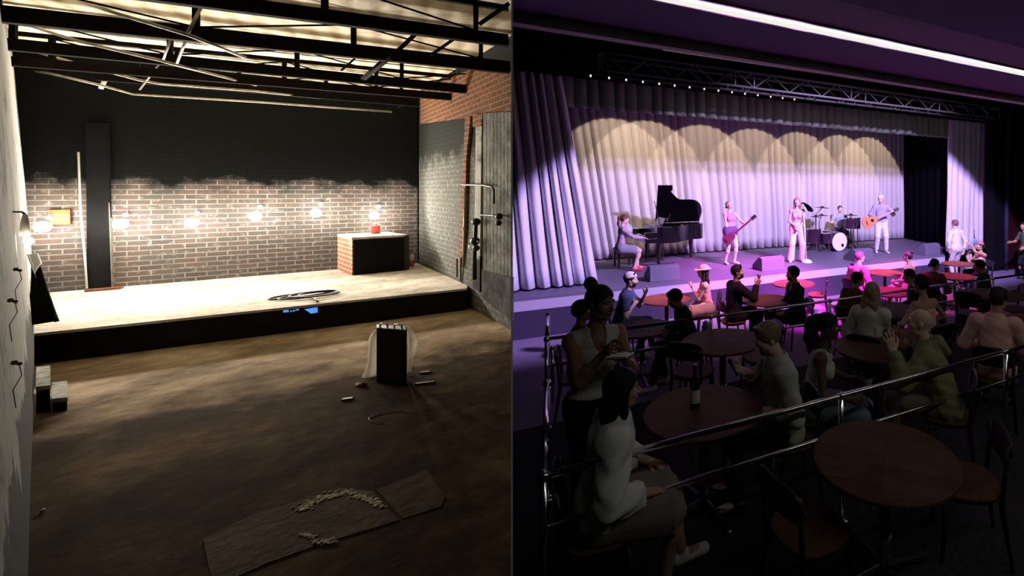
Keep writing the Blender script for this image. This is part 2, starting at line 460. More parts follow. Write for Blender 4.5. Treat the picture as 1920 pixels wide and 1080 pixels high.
# tarp glint below the stage edge
def fuv(u, v, off=0):
    P0 = Vector((A.x, A.y, 0))+inn*(.03-off); k = ((u-CU)/F*P0.y-P0.x)/(fd.x-(u-CU)/F*fd.y); p = P0+fd*k
    return Vector((p.x, p.y, EYE-(v-HV)/F*p.y))
m_blue = mat('glinting_blue_plastic', (.05, .16, .55), .4, emis=(.1, .35, 1), estr=.9)  # glint on the tarp painted as emission
o = empty('blue_tarp_glint', fuv(570, 590, .02))
mb = MB(); mb.extr([fuv(571, 580, .03), fuv(595, 576, .03), fuv(595.5, 586, .03), fuv(583, 588, .03)], fn*-.01); mb.build('screen', m_blue, o)  # glowing sheet for the tarp glint, not a display
mb = MB()
for (u0, u1, v0, h) in ((531, 541, 582, 4), (544, 547, 583, 2.5), (549, 553, 582, 2.5), (555, 560, 580, 2.5)):
    mb.extr([fuv(u0, v0, .03), fuv(u1, v0-1, .03), fuv(u1, v0-1+h, .03), fuv(u0, v0+h, .03)], fn*-.01)
mb.build('glint_dot', m_blue, o)
tag(o, 'blue tarp glint built as small glowing patches under the warehouse stage edge', 'screen')

# cable coil on the stage
m_cable = mat('black_rubber', (.03, .028, .025), .5)
cc = onz(582, 553, LZ+.02)
mb = MB()
for j in range(4):
    rg = random.Random(j+5); cx = onz(566+j*11, 551+rg.uniform(-2, 4), LZ+.015+j*.012)
    ra, rb, ph = .42-.05*j, .20+.03*j, rg.uniform(-.3, .5)
    pts = []
    for k in range(36):
        a = 2*PI*k/36
        x, y = ra*math.cos(a), rb*math.sin(a)
        pts.append((cx.x+x*math.cos(ph+.6)-y*math.sin(ph+.6), cx.y+x*math.sin(ph+.6)+y*math.cos(ph+.6), cx.z))
    mb.tube(pts, .014, 6, closed=True)
mb.tube([onz(578, 556, LZ+.02), onz(592, 562, LZ+.02), onz(596, 566, LZ+.02)], .012, 6)
o = mb.build('cable_coil', m_cable, smooth=True)
tag(o, 'loosely coiled dark cable lying on the pale stage boards', 'cable')

# brick box with black front at the right of the stage
box = empty('brick_box', onz(660, 516.5, LZ))
fl_ = onz(660, 516.5, LZ); fr_ = onz(757, 507, LZ); bl_ = onz(632, 504.5, LZ)
H = (516.5-445)/F*fl_.y
bx = (fr_-fl_); by = (bl_-fl_)
c4 = [fl_, fr_, fr_+by*.98, fl_+by*.98]
mb = MB(); mb.prism([p[:2] for p in c4], LZ+.001, LZ+H-.05); mb.build('brick_body', m_boxbrick, box)
ctr = sum(c4, Vector((0, 0, 0)))/4
mb = MB(); mb.prism([(ctr+(p-ctr)*1.02)[:2] for p in c4], LZ+H-.05, LZ+H); mb.build('concrete_top', m_stagetop, box)
fnn = Vector((bx.y, -bx.x, 0)).normalized()
mb = MB(); q = [fl_+bx*.02+Vector((0, 0, .01)), fl_+bx*.995+Vector((0, 0, .01)), fl_+bx*.995+Vector((0, 0, H-.06)), fl_+bx*.02+Vector((0, 0, H-.06))]
mb.extr([x+fnn*.03 for x in q], fnn*-.029); mb.build('black_front', m_blackpaint, box)
mb = MB(); q = [fr_+bx*.01+Vector((0, 0, .01)), fr_+bx*.11+Vector((0, 0, .01)), fr_+bx*.11+Vector((0, 0, H-.02)), fr_+bx*.01+Vector((0, 0, H-.02))]
mb.extr([x+fnn*.02 for x in q], by.normalized()*.5+Vector((0, 0, 0))); mb.build('side_pier', m_plaster, box)
tag(box, 'brick block with a flat black front panel at the right of the warehouse stage', 'brick box')

cp = onz(705, 437, LZ+H); cp = backuv(704, 420, .45); cp.z = LZ+H
o = empty('red_can', cp)
mb = MB(); mb.lathe(cp, [(.085, 0), (.09, .01), (.09, .19), (.07, .21)], 20); mb.build('can', mat('red_plastic', (.75, .08, .07), .4), o, smooth='angle')
mb = MB(); mb.lathe(cp+Vector((0, 0, .21)), [(.04, 0), (.04, .05)], 14); mb.build('cap', m_white, o, smooth='angle')
tag(o, 'round red can standing on top of the brick block under a lamp', 'can')
# small red and white bottle right of the box
cp = onz(772, 500, LZ)
o = empty('bottle', cp); MB().lathe(cp, [(.05, 0), (.05, .12), (.03, .17)], 14).build('base', mat('red_plastic', (.7, .1, .08), .4), o, smooth='angle')
MB().lathe(cp+Vector((0, 0, .17)), [(.045, 0), (.045, .13), (.02, .16)], 14).build('neck', m_white, o, smooth='angle')
tag(o, 'small red and white bottle in the dark corner right of the brick block', 'bottle')

# wide black panel (pilaster) on the back wall, its pale edging, and a thin upright conduit
mb = MB(); mb.extr([backuv(160, 230, .08), backuv(203, 230, .08), backuv(209, 542, .08), backuv(163, 546, .08)], bn*-.08)
o = mb.build('wall_panel', m_blackpaint, bevel=.01); MB().extr([backuv(203.5, 380, .09), backuv(205, 380, .09), backuv(210.5, 542, .09), backuv(209, 542, .09)], bn*-.09).build('edge_strip', m_greysteel, o); tag(o, 'tall black board fixed upright on the back wall between the first two lamps', 'panel')
mb = MB(); mb.tube([backuv(147, 285, .1), backuv(151, 400, .1), backuv(158, 470, .1), backuv(163, 541, .1)], .014, 8)
o = mb.build('conduit_pipe', m_white, smooth=True); tag(o, 'thin white conduit rising along the left edge of the black wall board', 'pipe')
mb = MB(); p = backuv(196, 545, .35); mb.box(p+Vector((0, 0, .02)), (.42, .14, .045), (bd, bn, Vector((0, 0, 1))))
o = mb.build('wood_block', mat('dark_red_wood', (.16, .05, .035), .6, noise=.3), bevel=.005); o.location.z = LZ-p.z; tag(o, 'dark red wooden block lying at the foot of the black wall board', 'wood block')
# orange painted patch/sign
m_or = mat('orange_paint', (.62, .10, .03), .6, noise=.2, nscale=5)
o = empty('orange_sign', backuv(110, 407, .05))
mb = MB(); mb.extr([backuv(91, 394, .05), backuv(131, 393, .05), backuv(131.5, 420, .05), backuv(94, 421, .05)], bn*-.03); mb.build('board', m_or, o)
mb = MB()
for v in (402.5, 411.5):
    mb.extr([backuv(93, v, .055), backuv(131, v-.5, .055), backuv(131, v+.3, .055), backuv(93, v+.8, .055)], bn*-.004)
mb.build('seam', mat('pale_seam', (.85, .5, .35), .7), o)
tag(o, 'bright orange board on the back wall right of the leftmost lamp', 'sign')

# ------------------------------------------------------------------ lamps along the back wall
m_bulb = mat('lit_bulb', (1, 1, 1), .3, emis=(1, .93, .82), estr=150)
m_smallbulb = mat('small_lit_bulb', (1, 1, 1), .3, emis=(1, .95, .85), estr=25)
FLOODS = []
order = ['leftmost', 'second', 'third', 'fourth', 'fifth', 'sixth']
labs = ['white wall floodlight beside the orange board', 'white wall floodlight just right of the black wall board', 'white wall floodlight over the reddest bare bricks, third from left',
        'white wall floodlight in the middle of the bare brick stretch, fourth from left', 'white wall floodlight left of the brick block, fifth from left', 'white wall floodlight above the red can on the brick block']
for i, (u, v) in enumerate(((83, 425), (228, 420), (362, 417), (480, 405), (593, 399), (702, 404))):
    p = backuv(u, v, .30); q = backuv(u, v, .02)
    o = empty('floodlight', p)
    mb = MB(); mb.lathe(p-bn*.02, [(.03, -.10), (.05, -.06), (.055, -.02)], 20, ax=bn); mb.build('housing', m_greysteel, o, smooth=True)
    mb = MB(); mb.tube([q, p-bn*.1], .014, 8); mb.box(q+bn*.01, (.09, .02, .13), (bd, bn, Vector((0, 0, 1)))); mb.build('bracket', m_iron, o)
    mb = MB(); mb.ball(p+bn*.05, .10, 16); mb.build('bulb', m_bulb, o, smooth=True)
    FLOODS.append(p+bn*.17)
    tag(o, labs[i], 'lamp', 'floodlights in a row on the back wall')
    q2 = backuv(u+8+(i == 0)*-4+(4 if i == 0 else 0), v-17, .12)
    o2 = empty('small_lamp', q2)
    MB().ball(q2, .038, 10).build('bulb', m_smallbulb, o2, smooth=True)
    MB().tube([q2-bn*.11, q2-bn*.03], .018, 8).build('socket', m_iron, o2)
    tag(o2, 'tiny round bulb on the brick wall just above the '+order[i]+' floodlight', 'lamp', 'small bulbs above the floodlights')
# warm bulb, white shade and hanging black cloth on the left wall
p = lw(4.2, 2.4-(452-HV)/F*4.2)+Vector((.12, 0, 0)); p = atY(53, 452, 4.2)
o = empty('wall_lamp', p)
MB().ball(p, .028, 14, sc=(1, 1, 1.4)).build('bulb', mat('warm_bulb', (1, .9, .7), .3, emis=(1, .85, .6), estr=40), o, smooth=True)
MB().lathe(p+Vector((-.03, 0, .05)), [(.03, 0), (.024, .12), (.012, .2)], 16).build('shade', m_white, o, smooth=True)
MB().tube([p+Vector((-.03, 0, .25)), p+Vector((-.06, 0, .27)), p+Vector((-.2, 0, .27))], .008, 8).build('arm', m_iron, o)
tag(o, 'warm bulb below a white shade on the left plaster wall', 'lamp')
o = empty('hanging_cloth', atY(68, 600, 6.0))
def clothf(a, b):
    u = 58+ (22+14*b)*a*(.55+.45*b); v = 478+128*b
    p = atY(u, v, 6.0); p.y += .10*math.sin(a*9)*b; return p
MB().grid(clothf, 14, 18).build('cloth', mat('black_cloth', (.006, .006, .007), .9), o, smooth=True, solid=.01)
def capf(a, b):
    u = 57+20*a*(.3+.7*b)+2*b; v = 476+14*b+30*a*a*b
    p = atY(u, v, 5.9); p.y += .05*math.sin(a*5); return p
MB().grid(capf, 8, 6).build('white_fold', mat('white_fabric', (.7, .7, .66), .8), o, smooth=True, solid=.01)
tag(o, 'black cloth with a pale folded top hanging at the left end of the stage', 'cloth')
mats_w = mat('brown_wire', (.16, .11, .07), .6)
# fittings on the left wall
for (u, v, Y, lab) in ((20, 563, 2.2, 'rusty bracket with drips high on the left plaster wall'), (27, 680, 2.0, 'pale knotted bracket on the lower left plaster wall'), (30, 505, 2.6, 'small red-brown bracket beside the white shade')):
    p = atY(u, v, Y)
    o = empty('wall_bracket', p); X = Vector((-.73, .68, 0)); N_ = Vector((.68, .73, 0))
    MB().box(p, (.018, .016, .018), (X, N_, Vector((0, 0, 1)))).ball(p+N_*.012+Vector((0, 0, -.008)), .008, 10).build('clamp', mat('rust', (.22, .14, .09), .7, noise=.4), o, bevel=.004)
    MB().tube([p+N_*.01, p+N_*.015+Vector((.004, 0, -.06)), p+Vector((-.006, 0, -.12)), p+Vector((.006, 0, -.2))], .0016, 6).build('wire', mats_w, o)
    tag(o, lab, 'bracket')

# ------------------------------------------------------------------ black cabinet with white cloths on the floor
m_wcloth = mat('white_sheet', (.85, .82, .74), .8, bump=.3, bscale=6)
_t = m_wcloth.node_tree; _tr = _t.nodes.new('ShaderNodeBsdfTranslucent'); _tr.inputs['Color'].default_value = (.95, .9, .8, 1); _mx = _t.nodes.new('ShaderNodeMixShader'); _mx.inputs[0].default_value = .6
_t.links.new(_t.nodes['Principled BSDF'].outputs[0], _mx.inputs[1]); _t.links.new(_tr.outputs[0], _mx.inputs[2]); _t.links.new(_mx.outputs[0], _t.nodes['Material Output'].inputs[0])
c0 = onz(706, 718, 0); c1 = onz(763, 724, 0)
cab = empty('black_speaker_cabinet', onz(735, 722, 0))
X = (c1-c0); Wd = X.length; X = X.normalized(); Yv = Vector((-X.y, X.x, 0)); Yv = Yv if Yv.y > 0 else -Yv
Hc = (721-617)/F*((c0+c1)/2).y
mid = (c0+c1)/2*(1+.1/c0.length)
rc0, rc1 = c0*(1+.22/c0.length), c1*(1+.22/c1.length)
MB().prism([c0[:2], c1[:2], rc1[:2], rc0[:2]], 0, Hc).build('case', mat('black_laminate', (.008, .008, .008), .5), cab, bevel=.012)
MB().box((c0+c1)/2+Yv*-.008+Vector((0, 0, Hc*.5)), (Wd*.86, .014, Hc*.86), (X, Yv, Vector((0, 0, 1)))).build('grille', mat('black_mesh', (.012, .012, .012), .8), cab)
mb = MB()
for k in (-.12, .1):
    a0 = mid+X*k+Vector((0, 0, Hc+.002)); mb.tube([a0-X*.06, a0-X*.05+Vector((0, 0, .035)), a0+X*.05+Vector((0, 0, .035)), a0+X*.06], .009, 8)
mb.build('handle', m_greysteel, cab, smooth=True)
tag(cab, 'tall black cabinet standing on the warehouse floor in front of the stage', 'cabinet')
def drape(name, pts, fold, lab):
    """pts: outline rows (uL, uR, v, Y) top to bottom"""
    n = len(pts)-1
    def f(a, b):
        k = b*n; i = min(int(k), n-1); t = k-i
        L = [pts[i][q]*(1-t)+pts[i+1][q]*t for q in range(4)]
        u = L[0]*(1-a)+L[1]*a
        p = atY(u, L[2], L[3]); p.y += fold*math.sin(a*7+b*2)
        return p
    o = MB().grid(f, 10, 20).build(name, m_wcloth, smooth=True, solid=.02)
    tag(o, lab, 'cloth'); return o
Yc = mid.y
def YF(v): return F*EYE/(v-HV)
drape('white_sheet', [(703, 707, 619, 6.0), (691, 707, 634, 5.98), (689, 707, 655, 5.95), (688, 706, 680, 5.9), (682, 705, 700, 5.85), (677, 703, 708, 5.82), (674, 690, 716, 5.76), (667, 686, 720, 5.66)], .02, 'bright white sheet hanging off the left side of the black cabinet')
drape('white_sheet', [(758, 765, 612, 5.95), (763, 772, 622, 5.95), (764, 781, 634, 5.95), (764, 783, 643, 5.94), (765, 779, 658, 5.93), (765, 770, 672, 5.92), (764, 767, 700, 5.9)], .02, 'cream sheet draped off the right side of the black cabinet')
o = MB().tube([onz(669, 721, .012), onz(680, 722, .02), onz(686, 720, .012)], [.02, .03, .015], 8).build('floor_rag', mat('brown_rag', (.25, .12, .07), .9), smooth=True)
tag(o, 'small crumpled brown rag on the floor beneath the white sheet', 'rag')
for (u, v, w_, lab) in ((797, 718, .2, 'flat dark piece of debris on the floor right of the cabinet'), (798, 698, .12, 'thin dark chip on the floor behind the other debris'), (652, 748, .1, 'small dark chip on the floor front left of the cabinet')):
    p = onz(u, v, .01); o = MB().box(p, (w_, .05, .02), (Vector((.9, .3, 0)).normalized(), Vector((-.3, .9, 0)).normalized(), Vector((0, 0, 1)))).build('debris_chip', m_iron, bevel=.006)
    tag(o, lab, 'debris')
p = onz(80, 957, .012); o = MB().ball(p, .013, 8).build('debris_chip', m_white, smooth=True); tag(o, 'tiny pale pebble near the left wall in the dark foreground', 'debris')
mb = MB(); ring = onz(730, 780, .01)
mb.tube([ring+Vector((.16*math.cos(a*.17)*1.2, .12*math.sin(a*.17), 0)) for a in range(4, 30)], .004, 6)
o = mb.build('wire_loop', m_iron, smooth=True); tag(o, 'thin bent wire loop on the floor in front of the cabinet', 'wire')

# steps at the left of the stage
m_step = concrete('whitish_step_boards', [(.35, (.14, .14, .12)), (.45, (.42, .42, .38)), (.6, (.66, .66, .6))], 5, .7)
stp = empty('stage_steps', onz(96, 755, 0))
def stepbox(u0, u1, vt, vb, z, name):
    p0 = onz(u0, vb, z); p1 = onz(u1, vb-3, z); q0 = onz(u0+1, vt+3, z); q1 = onz(u1-1, vt, z)
    MB().prism([p0[:2], p1[:2], q1[:2], q0[:2]], z-.045, z).build('tread', m_step, stp)
    c = (p0+p1+q0+q1)/4
    MB().prism([(c+(x-c)*.93)[:2] for x in (p0, p1, q1, q0)], 0, z-.046).build('riser_box', m_stagefront, stp)
stepbox(67, 95, 685, 725, .30, 'a'); stepbox(97, 127, 714, 748, .15, 'b')
tag(stp, 'two short block steps with whitish treads at the left front of the stage', 'steps')

# floor repair slabs
def slab(pts, name, h):
    mb = MB(); mb.prism([onz(u, v, h)[:2] for u, v in pts], 0, h); o = mb.build(name, m_patch); o['kind'] = 'structure'; return o
slab([(380, 1010), (480, 962), (640, 915), (700, 921), (748, 975), (600, 1020), (500, 1056), (400, 1100)], 'floor_patch_1', .006)
slab([(706, 918), (800, 880), (835, 930), (826, 950), (754, 972)], 'floor_patch_2', .005)
m_crumb = mat('pale_mortar', (.42, .37, .28), .9, bump=.5)
def crumbs(pts, n, w, seed, lab):
    rg = random.Random(seed); mb = MB()
    for i in range(n):
        k = rg.random()*(len(pts)-1); j = int(k); t = k-j
        u = pts[j][0]*(1-t)+pts[j+1][0]*t+rg.gauss(0, w); v = pts[j][1]*(1-t)+pts[j+1][1]*t+rg.gauss(0, w*.45)
        r = rg.uniform(.003, .011); mb.ball(onz(u, v, .007+r*.2), r, 6, sc=(1.2, 1.2, .35))
    o = mb.build('mortar_crumbs', m_crumb); tag(o, lab, 'crumbs', kind='stuff')
crumbs([(560, 955), (600, 935), (650, 922), (690, 935), (715, 948)], 420, 6, 1, 'pale crumbled mortar along the upper edge of the floor repair')
crumbs([(570, 1000), (600, 1017), (630, 1012)], 90, 5, 2, 'pale crumbled mortar at the lower corner of the floor repair')

# ------------------------------------------------------------------ roof trusses
CHZ = 4.4
def truss(pl, pr, hpx, idx, label, ext=(0, 0), diag=1):
    """pl, pr : image points on the lower edge of the bottom chord"""
    a = onz(pl[0], pl[1], CHZ); b = onz(pr[0], pr[1], CHZ)
    d = (b-a).normalized(); a = a-d*ext[0]; b = b+d*ext[1]
    # stop at the partition plane and inside the walls
    def side(p): return p.x-pk*p.y
    if side(b) > -.05:
        t = (side(a)+.05)/(side(a)-side(b)); b = a+(b-a)*t
    h = hpx
    o = empty('roof_truss', (a+b)/2)
    nrm = Vector((-d.y, d.x, 0)); Z = Vector((0, 0, 1)); L = (b-a).length
    MB().box((a+b)/2+Z*h/2, (L, .10, h), (d, nrm, Z)).build('bottom_chord', m_blacksteel, o)
    MB().box((a+b)/2+Z*(4.93-CHZ), (L, .07, .07), (d, nrm, Z)).build('top_chord', m_blacksteel, o)
    nv = max(3, int(L/1.55))
    for k in range(nv+1):
        p = a+d*(L*(k+.35)/(nv+.6))
        MB().box(p+Z*(h+4.9-CHZ)/2, (.055, .055, 4.9-CHZ-h), (d, nrm, Z)).build('strut', m_blacksteel, o)
    for k in range(0, nv):
        p = a+d*(L*(k+.35)/(nv+.6)); q = a+d*(L*(k+1.35)/(nv+.6))
        if k % 2: MB().tube([p+Z*h, q+Z*(4.9-CHZ)], .014, 6).build('tie_rod', m_blacksteel, o)
        else: MB().tube([p+Z*(4.9-CHZ), q+Z*h], .014, 6).build('tie_rod', m_blacksteel, o)
    tag(o, label, 'roof truss', 'black steel roof trusses')
    return a, b, d
T = []
T.append(truss((480, 27), (958, 88), .16, 0, 'nearest black roof truss, crossing the top right of the warehouse', ext=(3, 0)))
T.append(truss((0, 42), (958, 138), .20, 1, 'second nearest black roof truss, its chord starting at the top left corner', ext=(.6, 0)))
T.append(truss((0, 93), (905, 178), .17, 2, 'third black roof truss from the camera', ext=(.4, 1.0)))
T.append(truss((25, 124), (870, 190), .15, 3, 'fourth black roof truss, second from the back wall', ext=(.1, .2)))
T.append(truss((200, 152), (785, 200), .15, 4, 'fifth black roof truss, just in front of the dark back wall', ext=(.1, 0)))
# braces between trusses (diagonal bars seen against the boards)
def brace(pts, r, lab, m=None, z0=None):
    ps = [onz(u, v, z) for (u, v, z) in pts]
    o = MB().tube(ps, r, 8).build('roof_brace', m or m_blacksteel, smooth=True); tag(o, lab, 'brace'); return o
brace([(955, 6, 4.75), (898, 46, 4.45)], .025, 'short black roof brace at the top right corner')
brace([(779, 64, 4.75), (735, 105, 4.42), (684, 148, 4.42)], .028, 'long black brace linking the second and third trusses')
brace([(850, 74, 4.8), (808, 103, 4.5)], .022, 'short black brace right of the long roof brace')
brace([(665, 110, 4.8), (640, 132, 4.5)], .016, 'thin black brace above the third truss')
brace([(718, 112, 4.7), (678, 147, 4.45)], .02, 'thin brace parallel to the long roof brace')
brace([(862, 170, 4.75), (830, 190, 4.5)], .018, 'small brace near the right brick wall top')
brace([(780, 184, 4.7), (746, 202, 4.48)], .018, 'small brace above the right end of the back wall')
m_rod = m_greysteel
brace([(150, 2, 4.9), (215, 24, 4.6), (352, 65, 4.36), (460, 108, 4.36)], .022, 'long slanting grey rod under the nearest trusses', m_rod)
brace([(52, 47, 4.9), (150, 78, 4.6), (300, 113, 4.36), (328, 121, 4.34), (480, 160, 4.5)], .022, 'long slanting grey rod under the third truss', m_rod)
brace([(70, 98, 4.9), (140, 118, 4.7), (260, 150, 4.42), (300, 157, 4.42), (480, 171, 4.42), (600, 184, 4.42)], .022, 'bent grey rod running along the fifth truss', m_rod)
brace([(22, 128, 4.8), (90, 137, 4.6), (190, 160, 4.36), (250, 177, 4.34), (480, 191, 4.34), (735, 210, 4.34)], .022, 'bent grey rod against the dark top of the back wall', m_rod)
brace([(378, 12, 4.8), (352, 62, 4.4)], .016, 'thin upright tie left of the nearest strut', m_rod)
brace([(352, 66, 4.6), (332, 118, 4.36)], .016, 'thin upright tie between second and third trusses', m_rod)
brace([(320, 74, 4.6), (306, 112, 4.4)], .014, 'thin tie left of the tie between second and third trusses', m_rod)
brace([(299, 120, 4.6), (262, 168, 4.3)], .014, 'lowest thin tie near the skylight opening', m_rod)
brace([(197, 150, 4.5), (189, 166, 4.34)], .03, 'stubby white tie end by the skylight opening', m_white)
# =================================================================== RIGHT PLACE: the club with the curtained stage
Z3 = Vector((0, 0, 1))
def bxst(mb, s, t, z, size, mi=0): return mb.box(st(s, t, z), size, (SA, SN, Z3), mi)
m_club = mat('black_club_paint', (.006, .006, .007), .9, spec=.08)
m_navy = mat('dark_navy_wall', (.03, .028, .06), .8, noise=.2, nscale=3)
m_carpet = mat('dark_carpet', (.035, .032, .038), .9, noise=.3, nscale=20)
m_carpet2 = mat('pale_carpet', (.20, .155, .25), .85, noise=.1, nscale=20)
m_deck = mat('stage_deck', (.15, .13, .19), .6, noise=.08, nscale=4)
m_fascia = mat('light_fascia', (.48, .43, .54), .5)
m_face = mat('dark_fascia', (.05, .04, .075), .6)
m_ceil = mat('plum_ceiling', (.24, .27, .29), .9)
m_ceil2 = mat('grey_green_soffit', (.42, .46, .40), .9)
m_wood = None
def woodmat():
    g = NT('dark_walnut_planks', .6); g.b.inputs['Specular IOR Level'].default_value = .12
    mp = g.mapping(scale=(1, 1, 1), rot=(0, 0, .35))
    br = g.n('ShaderNodeTexBrick'); g.l(mp, br.inputs['Vector']); br.inputs['Scale'].default_value = 1
    br.inputs['Brick Width'].default_value = 3; br.inputs['Row Height'].default_value = .105; br.inputs['Mortar Size'].default_value = .0018
    br.inputs['Color1'].default_value = (.125, .058, .032, 1); br.inputs['Color2'].default_value = (.07, .032, .02, 1); br.inputs['Mortar'].default_value = (.02, .01, .006, 1)
    st_ = g.mapping(scale=(2.2, 26, 26), rot=(0, 0, .35))
    n = g.noise(1, 8, st_, .7, .6)
    n2 = g.noise(4, 4)
    g.col(g.mix(g.ramp(n, [(.38, (0, 0, 0)), (.62, (.75,)*3)]), br.outputs['Color'], g.ramp(n2, [(.3, (.045, .02, .012)), (.7, (.18, .09, .055))])))
    g.bump(n, .12, .004)
    return g.m
m_wood = woodmat()
m_blackwood = mat('black_stained_wood', (.012, .011, .012), .42)
m_chrome = mat('polished_chrome', (.78, .77, .74), .16, 1)
m_brass = mat('brass', (.8, .6, .2), .25, 1)
m_curtain = mat('grey_velour', (.58, .55, .60), .8, sheen=.1)
m_valance = mat('sage_grey_velour', (.30, .40, .27), .9)
m_leg = mat('silver_velour', (.72, .70, .78), .75, sheen=.3)
m_blackcloth = mat('black_masking_cloth', (.003, .003, .005), .95, spec=.03)
m_hem = mat('black_hem', (.01, .01, .012), .9)

# floors: mid tier (z=0) and the main floor in front of the stage
def seg(p, q): return (p[0], q)
t_step = -4.15
mb = MB()
pp = [(pk*.6, .6)]
A1 = st(-40, t_step, 0); 
# point where line t=t_step crosses the partition
def part_t(t):
    # point on the partition plane with a given t
    Y = (t+SO.dot(SN))/(Vector((pk, 1, 0)).dot(SN)); return Vector((pk*Y+.01, Y, 0))
def sP(t): return sval(part_t(t))+.03
P0 = part_t(t_step); P1 = part_t(9.0)
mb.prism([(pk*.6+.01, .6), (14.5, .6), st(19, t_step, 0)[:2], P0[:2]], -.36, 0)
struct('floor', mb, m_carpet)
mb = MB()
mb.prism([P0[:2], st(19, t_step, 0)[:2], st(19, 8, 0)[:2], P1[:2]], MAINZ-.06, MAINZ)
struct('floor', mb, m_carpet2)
# walls
mb = MB(); e1 = st(19, -13, 0)
mb.prism([st(17.6, -14, 0)[:2], st(17.6, .2, 0)[:2], st(17.9, .2, 0)[:2], st(17.9, -14, 0)[:2]], MAINZ, 6.2)
struct('wall_right', mb, m_navy)
mb = MB(); q = part_t(5.2); mb.prism([q[:2], st(19, 5.2, 0)[:2], st(19, 5.4, 0)[:2], part_t(5.4)[:2]], MAINZ, 7.5)
struct('wall_back', mb, m_club)
# proscenium: black frame right of the stage with a rounded inner corner
p1 = pt(1862, 300, .2); s_in = sval(p1)
mb = MB()
bxst(mb, (s_in+17.8)/2, .35, 2.9, (17.8-s_in, .3, 6.6)); struct('wall_proscenium', mb, m_club)
# narrow navy trim with a rounded top corner (right end of the frame)
mb = MB(); path = [pt(1886, 520, .1), pt(1887, 400, .1), pt(1890, 250, .1), pt(1894, 215, .1), pt(1901, 198, .1), (pt(1912, 188, .1)), pt(1935, 184, .1)]
mb.tube(path, .07, 8); struct('trim_5', mb, m_navy, smooth=True)
# dark doorway in the wall at the far right
mb = MB(); a_, b_ = pt(1892, 384, .12), pt(1960, 384, .12)
mb.extr([pt(1892, 384, .12), pt(1960, 384, .12), pt(1960, 560, .12), pt(1890, 560, .12)], SN*.02)
struct('door_2', mb, mat('dark_red_door', (.03, .008, .006), .6))
# black header above the valance, roof
mb = MB(); bxst(mb, (sP(1.3)+22)/2, 1.35, 6.2, (22-sP(1.3), .1, 2.0)); struct('wall_header', mb, m_club)
mb = MB(); q = [part_t(-4.72), st(19, -4.72, 0), st(19, 5.4, 0), part_t(5.4)]
mb.prism([x[:2] for x in q], 7.2, 7.3); struct('ceiling', mb, m_club)
# audience ceiling (z=4.0): plum planes, recessed light trough, lip at the stage end
CZ = 4.0
def band(t0, t1, z0, z1, m, name, clip=True):
    mb = MB()
    q = [part_t(t0) if t0 > -9 else Vector((pk*.9+.01, .9, 0)), st(22, t0, 0), st(22, t1, 0), part_t(t1)]
    mb.prism([x[:2] for x in q], z0, z1); return struct(name, mb, m)
def tz(u, v): p = onz(u, v, CZ); return tval(p)
tE = tz(1440, 102); tL = tz(1440, 33.5)
band(tE+.02, tE+.14, CZ-.09, CZ+.12, mat('pale_green_lip', (.7, .85, .55), .8), 'trim_6')
mb = MB(); bxst(mb, (sP(-3.5)+24)/2, -3.5, 6.30, (24-sP(-3.5), .06, 2.0)); struct('spot_blocker', mb, m_club)  # unseen blocker added to keep the lavender spot off the valance
band(tL+.11, tE+.02, CZ, CZ+.1, m_ceil, 'ceiling')
band(tL-.62, tL-.11, CZ, CZ+.1, m_ceil2, 'ceiling')
band(tL-3.2, tL-.62, CZ+.0, CZ+.1, m_ceil, 'ceiling')
m_led = mat('lit_diffuser', (1, 1, 1), .4, emis=(1, .98, .94), estr=1.12)
lt = empty('linear_ceiling_light', st(6, tL, CZ))
L0 = sval(part_t(tL))+.1
mb = MB(); mb.box(st((L0+13)/2, tL, CZ+.045), (13-L0, .17, .03), (SA, SN, Z3)); mb.build('diffuser', m_led, lt)
mb = MB()
for k in (-.095, .095): mb.box(st((L0+13)/2, tL+k, CZ+.03), (13-L0, .02, .09), (SA, SN, Z3))
mb.box(st((L0+13)/2, tL, CZ+.085), (13-L0, .24, .02), (SA, SN, Z3)); mb.build('frame', m_chrome, lt)
tag(lt, 'long glowing white strip light recessed across the club ceiling', 'ceiling light')
# batten pipe and truss
o = MB().tube([pt(1243, 92, -1.6), pt(1795, 175, -1.6)], .022, 8).build('batten_pipe', mat('olive_batten_glow', (.45, .42, .25), .4, emis=(.9, .8, .35), estr=.13), smooth=True)  # no lamp in the pipe; light on it is painted as weak emission
tag(o, 'long thin batten pipe with a painted-in glow above the lighting truss', 'pipe')
tr = empty('lighting_truss', pt(1500, 160, -.9)); m_tr = mat('dark_aluminium', (.07, .075, .06), .6, .1)
c1, c2 = pt(1128, 96, -1.0), pt(1874, 201, -1.0); d1, d2 = pt(1130, 130, -1.0), pt(1871, 221, -1.0)
hT = c1.z-d1.z
mb = MB()
off = SN*.38
for a_, b_ in ((c1, c2), (d1, d2)):
    b_ = Vector((b_.x, b_.y, a_.z))
    MB().tube([a_, b_], .026, 8).build('chord', m_tr, tr, smooth=True)
    MB().tube([a_+off, b_+off], .026, 8).build('chord', m_tr, tr, smooth=True)
d2 = Vector((c2.x, c2.y, d1.z)); c2 = Vector((c2.x, c2.y, c1.z)); d1 = Vector((c1.x, c1.y, d1.z))
LT = (c2-c1).length; nb = 26
mb = MB(); mb2 = MB()
for k in range(nb):
    for f_, M_ in ((Vector((0, 0, 0)), mb), (off, mb2)):
        a_ = c1+(c2-c1)*(k/nb)+f_; b_ = c1+(c2-c1)*((k+1)/nb)+f_; lo = Vector((0, 0, -hT))
        if k % 2 == 0: M_.tube([a_, b_+lo], .012, 6)
        else: M_.tube([a_+lo, b_], .012, 6)
mb.build('front_lattice', m_tr, tr); mb2.build('rear_lattice', m_tr, tr)
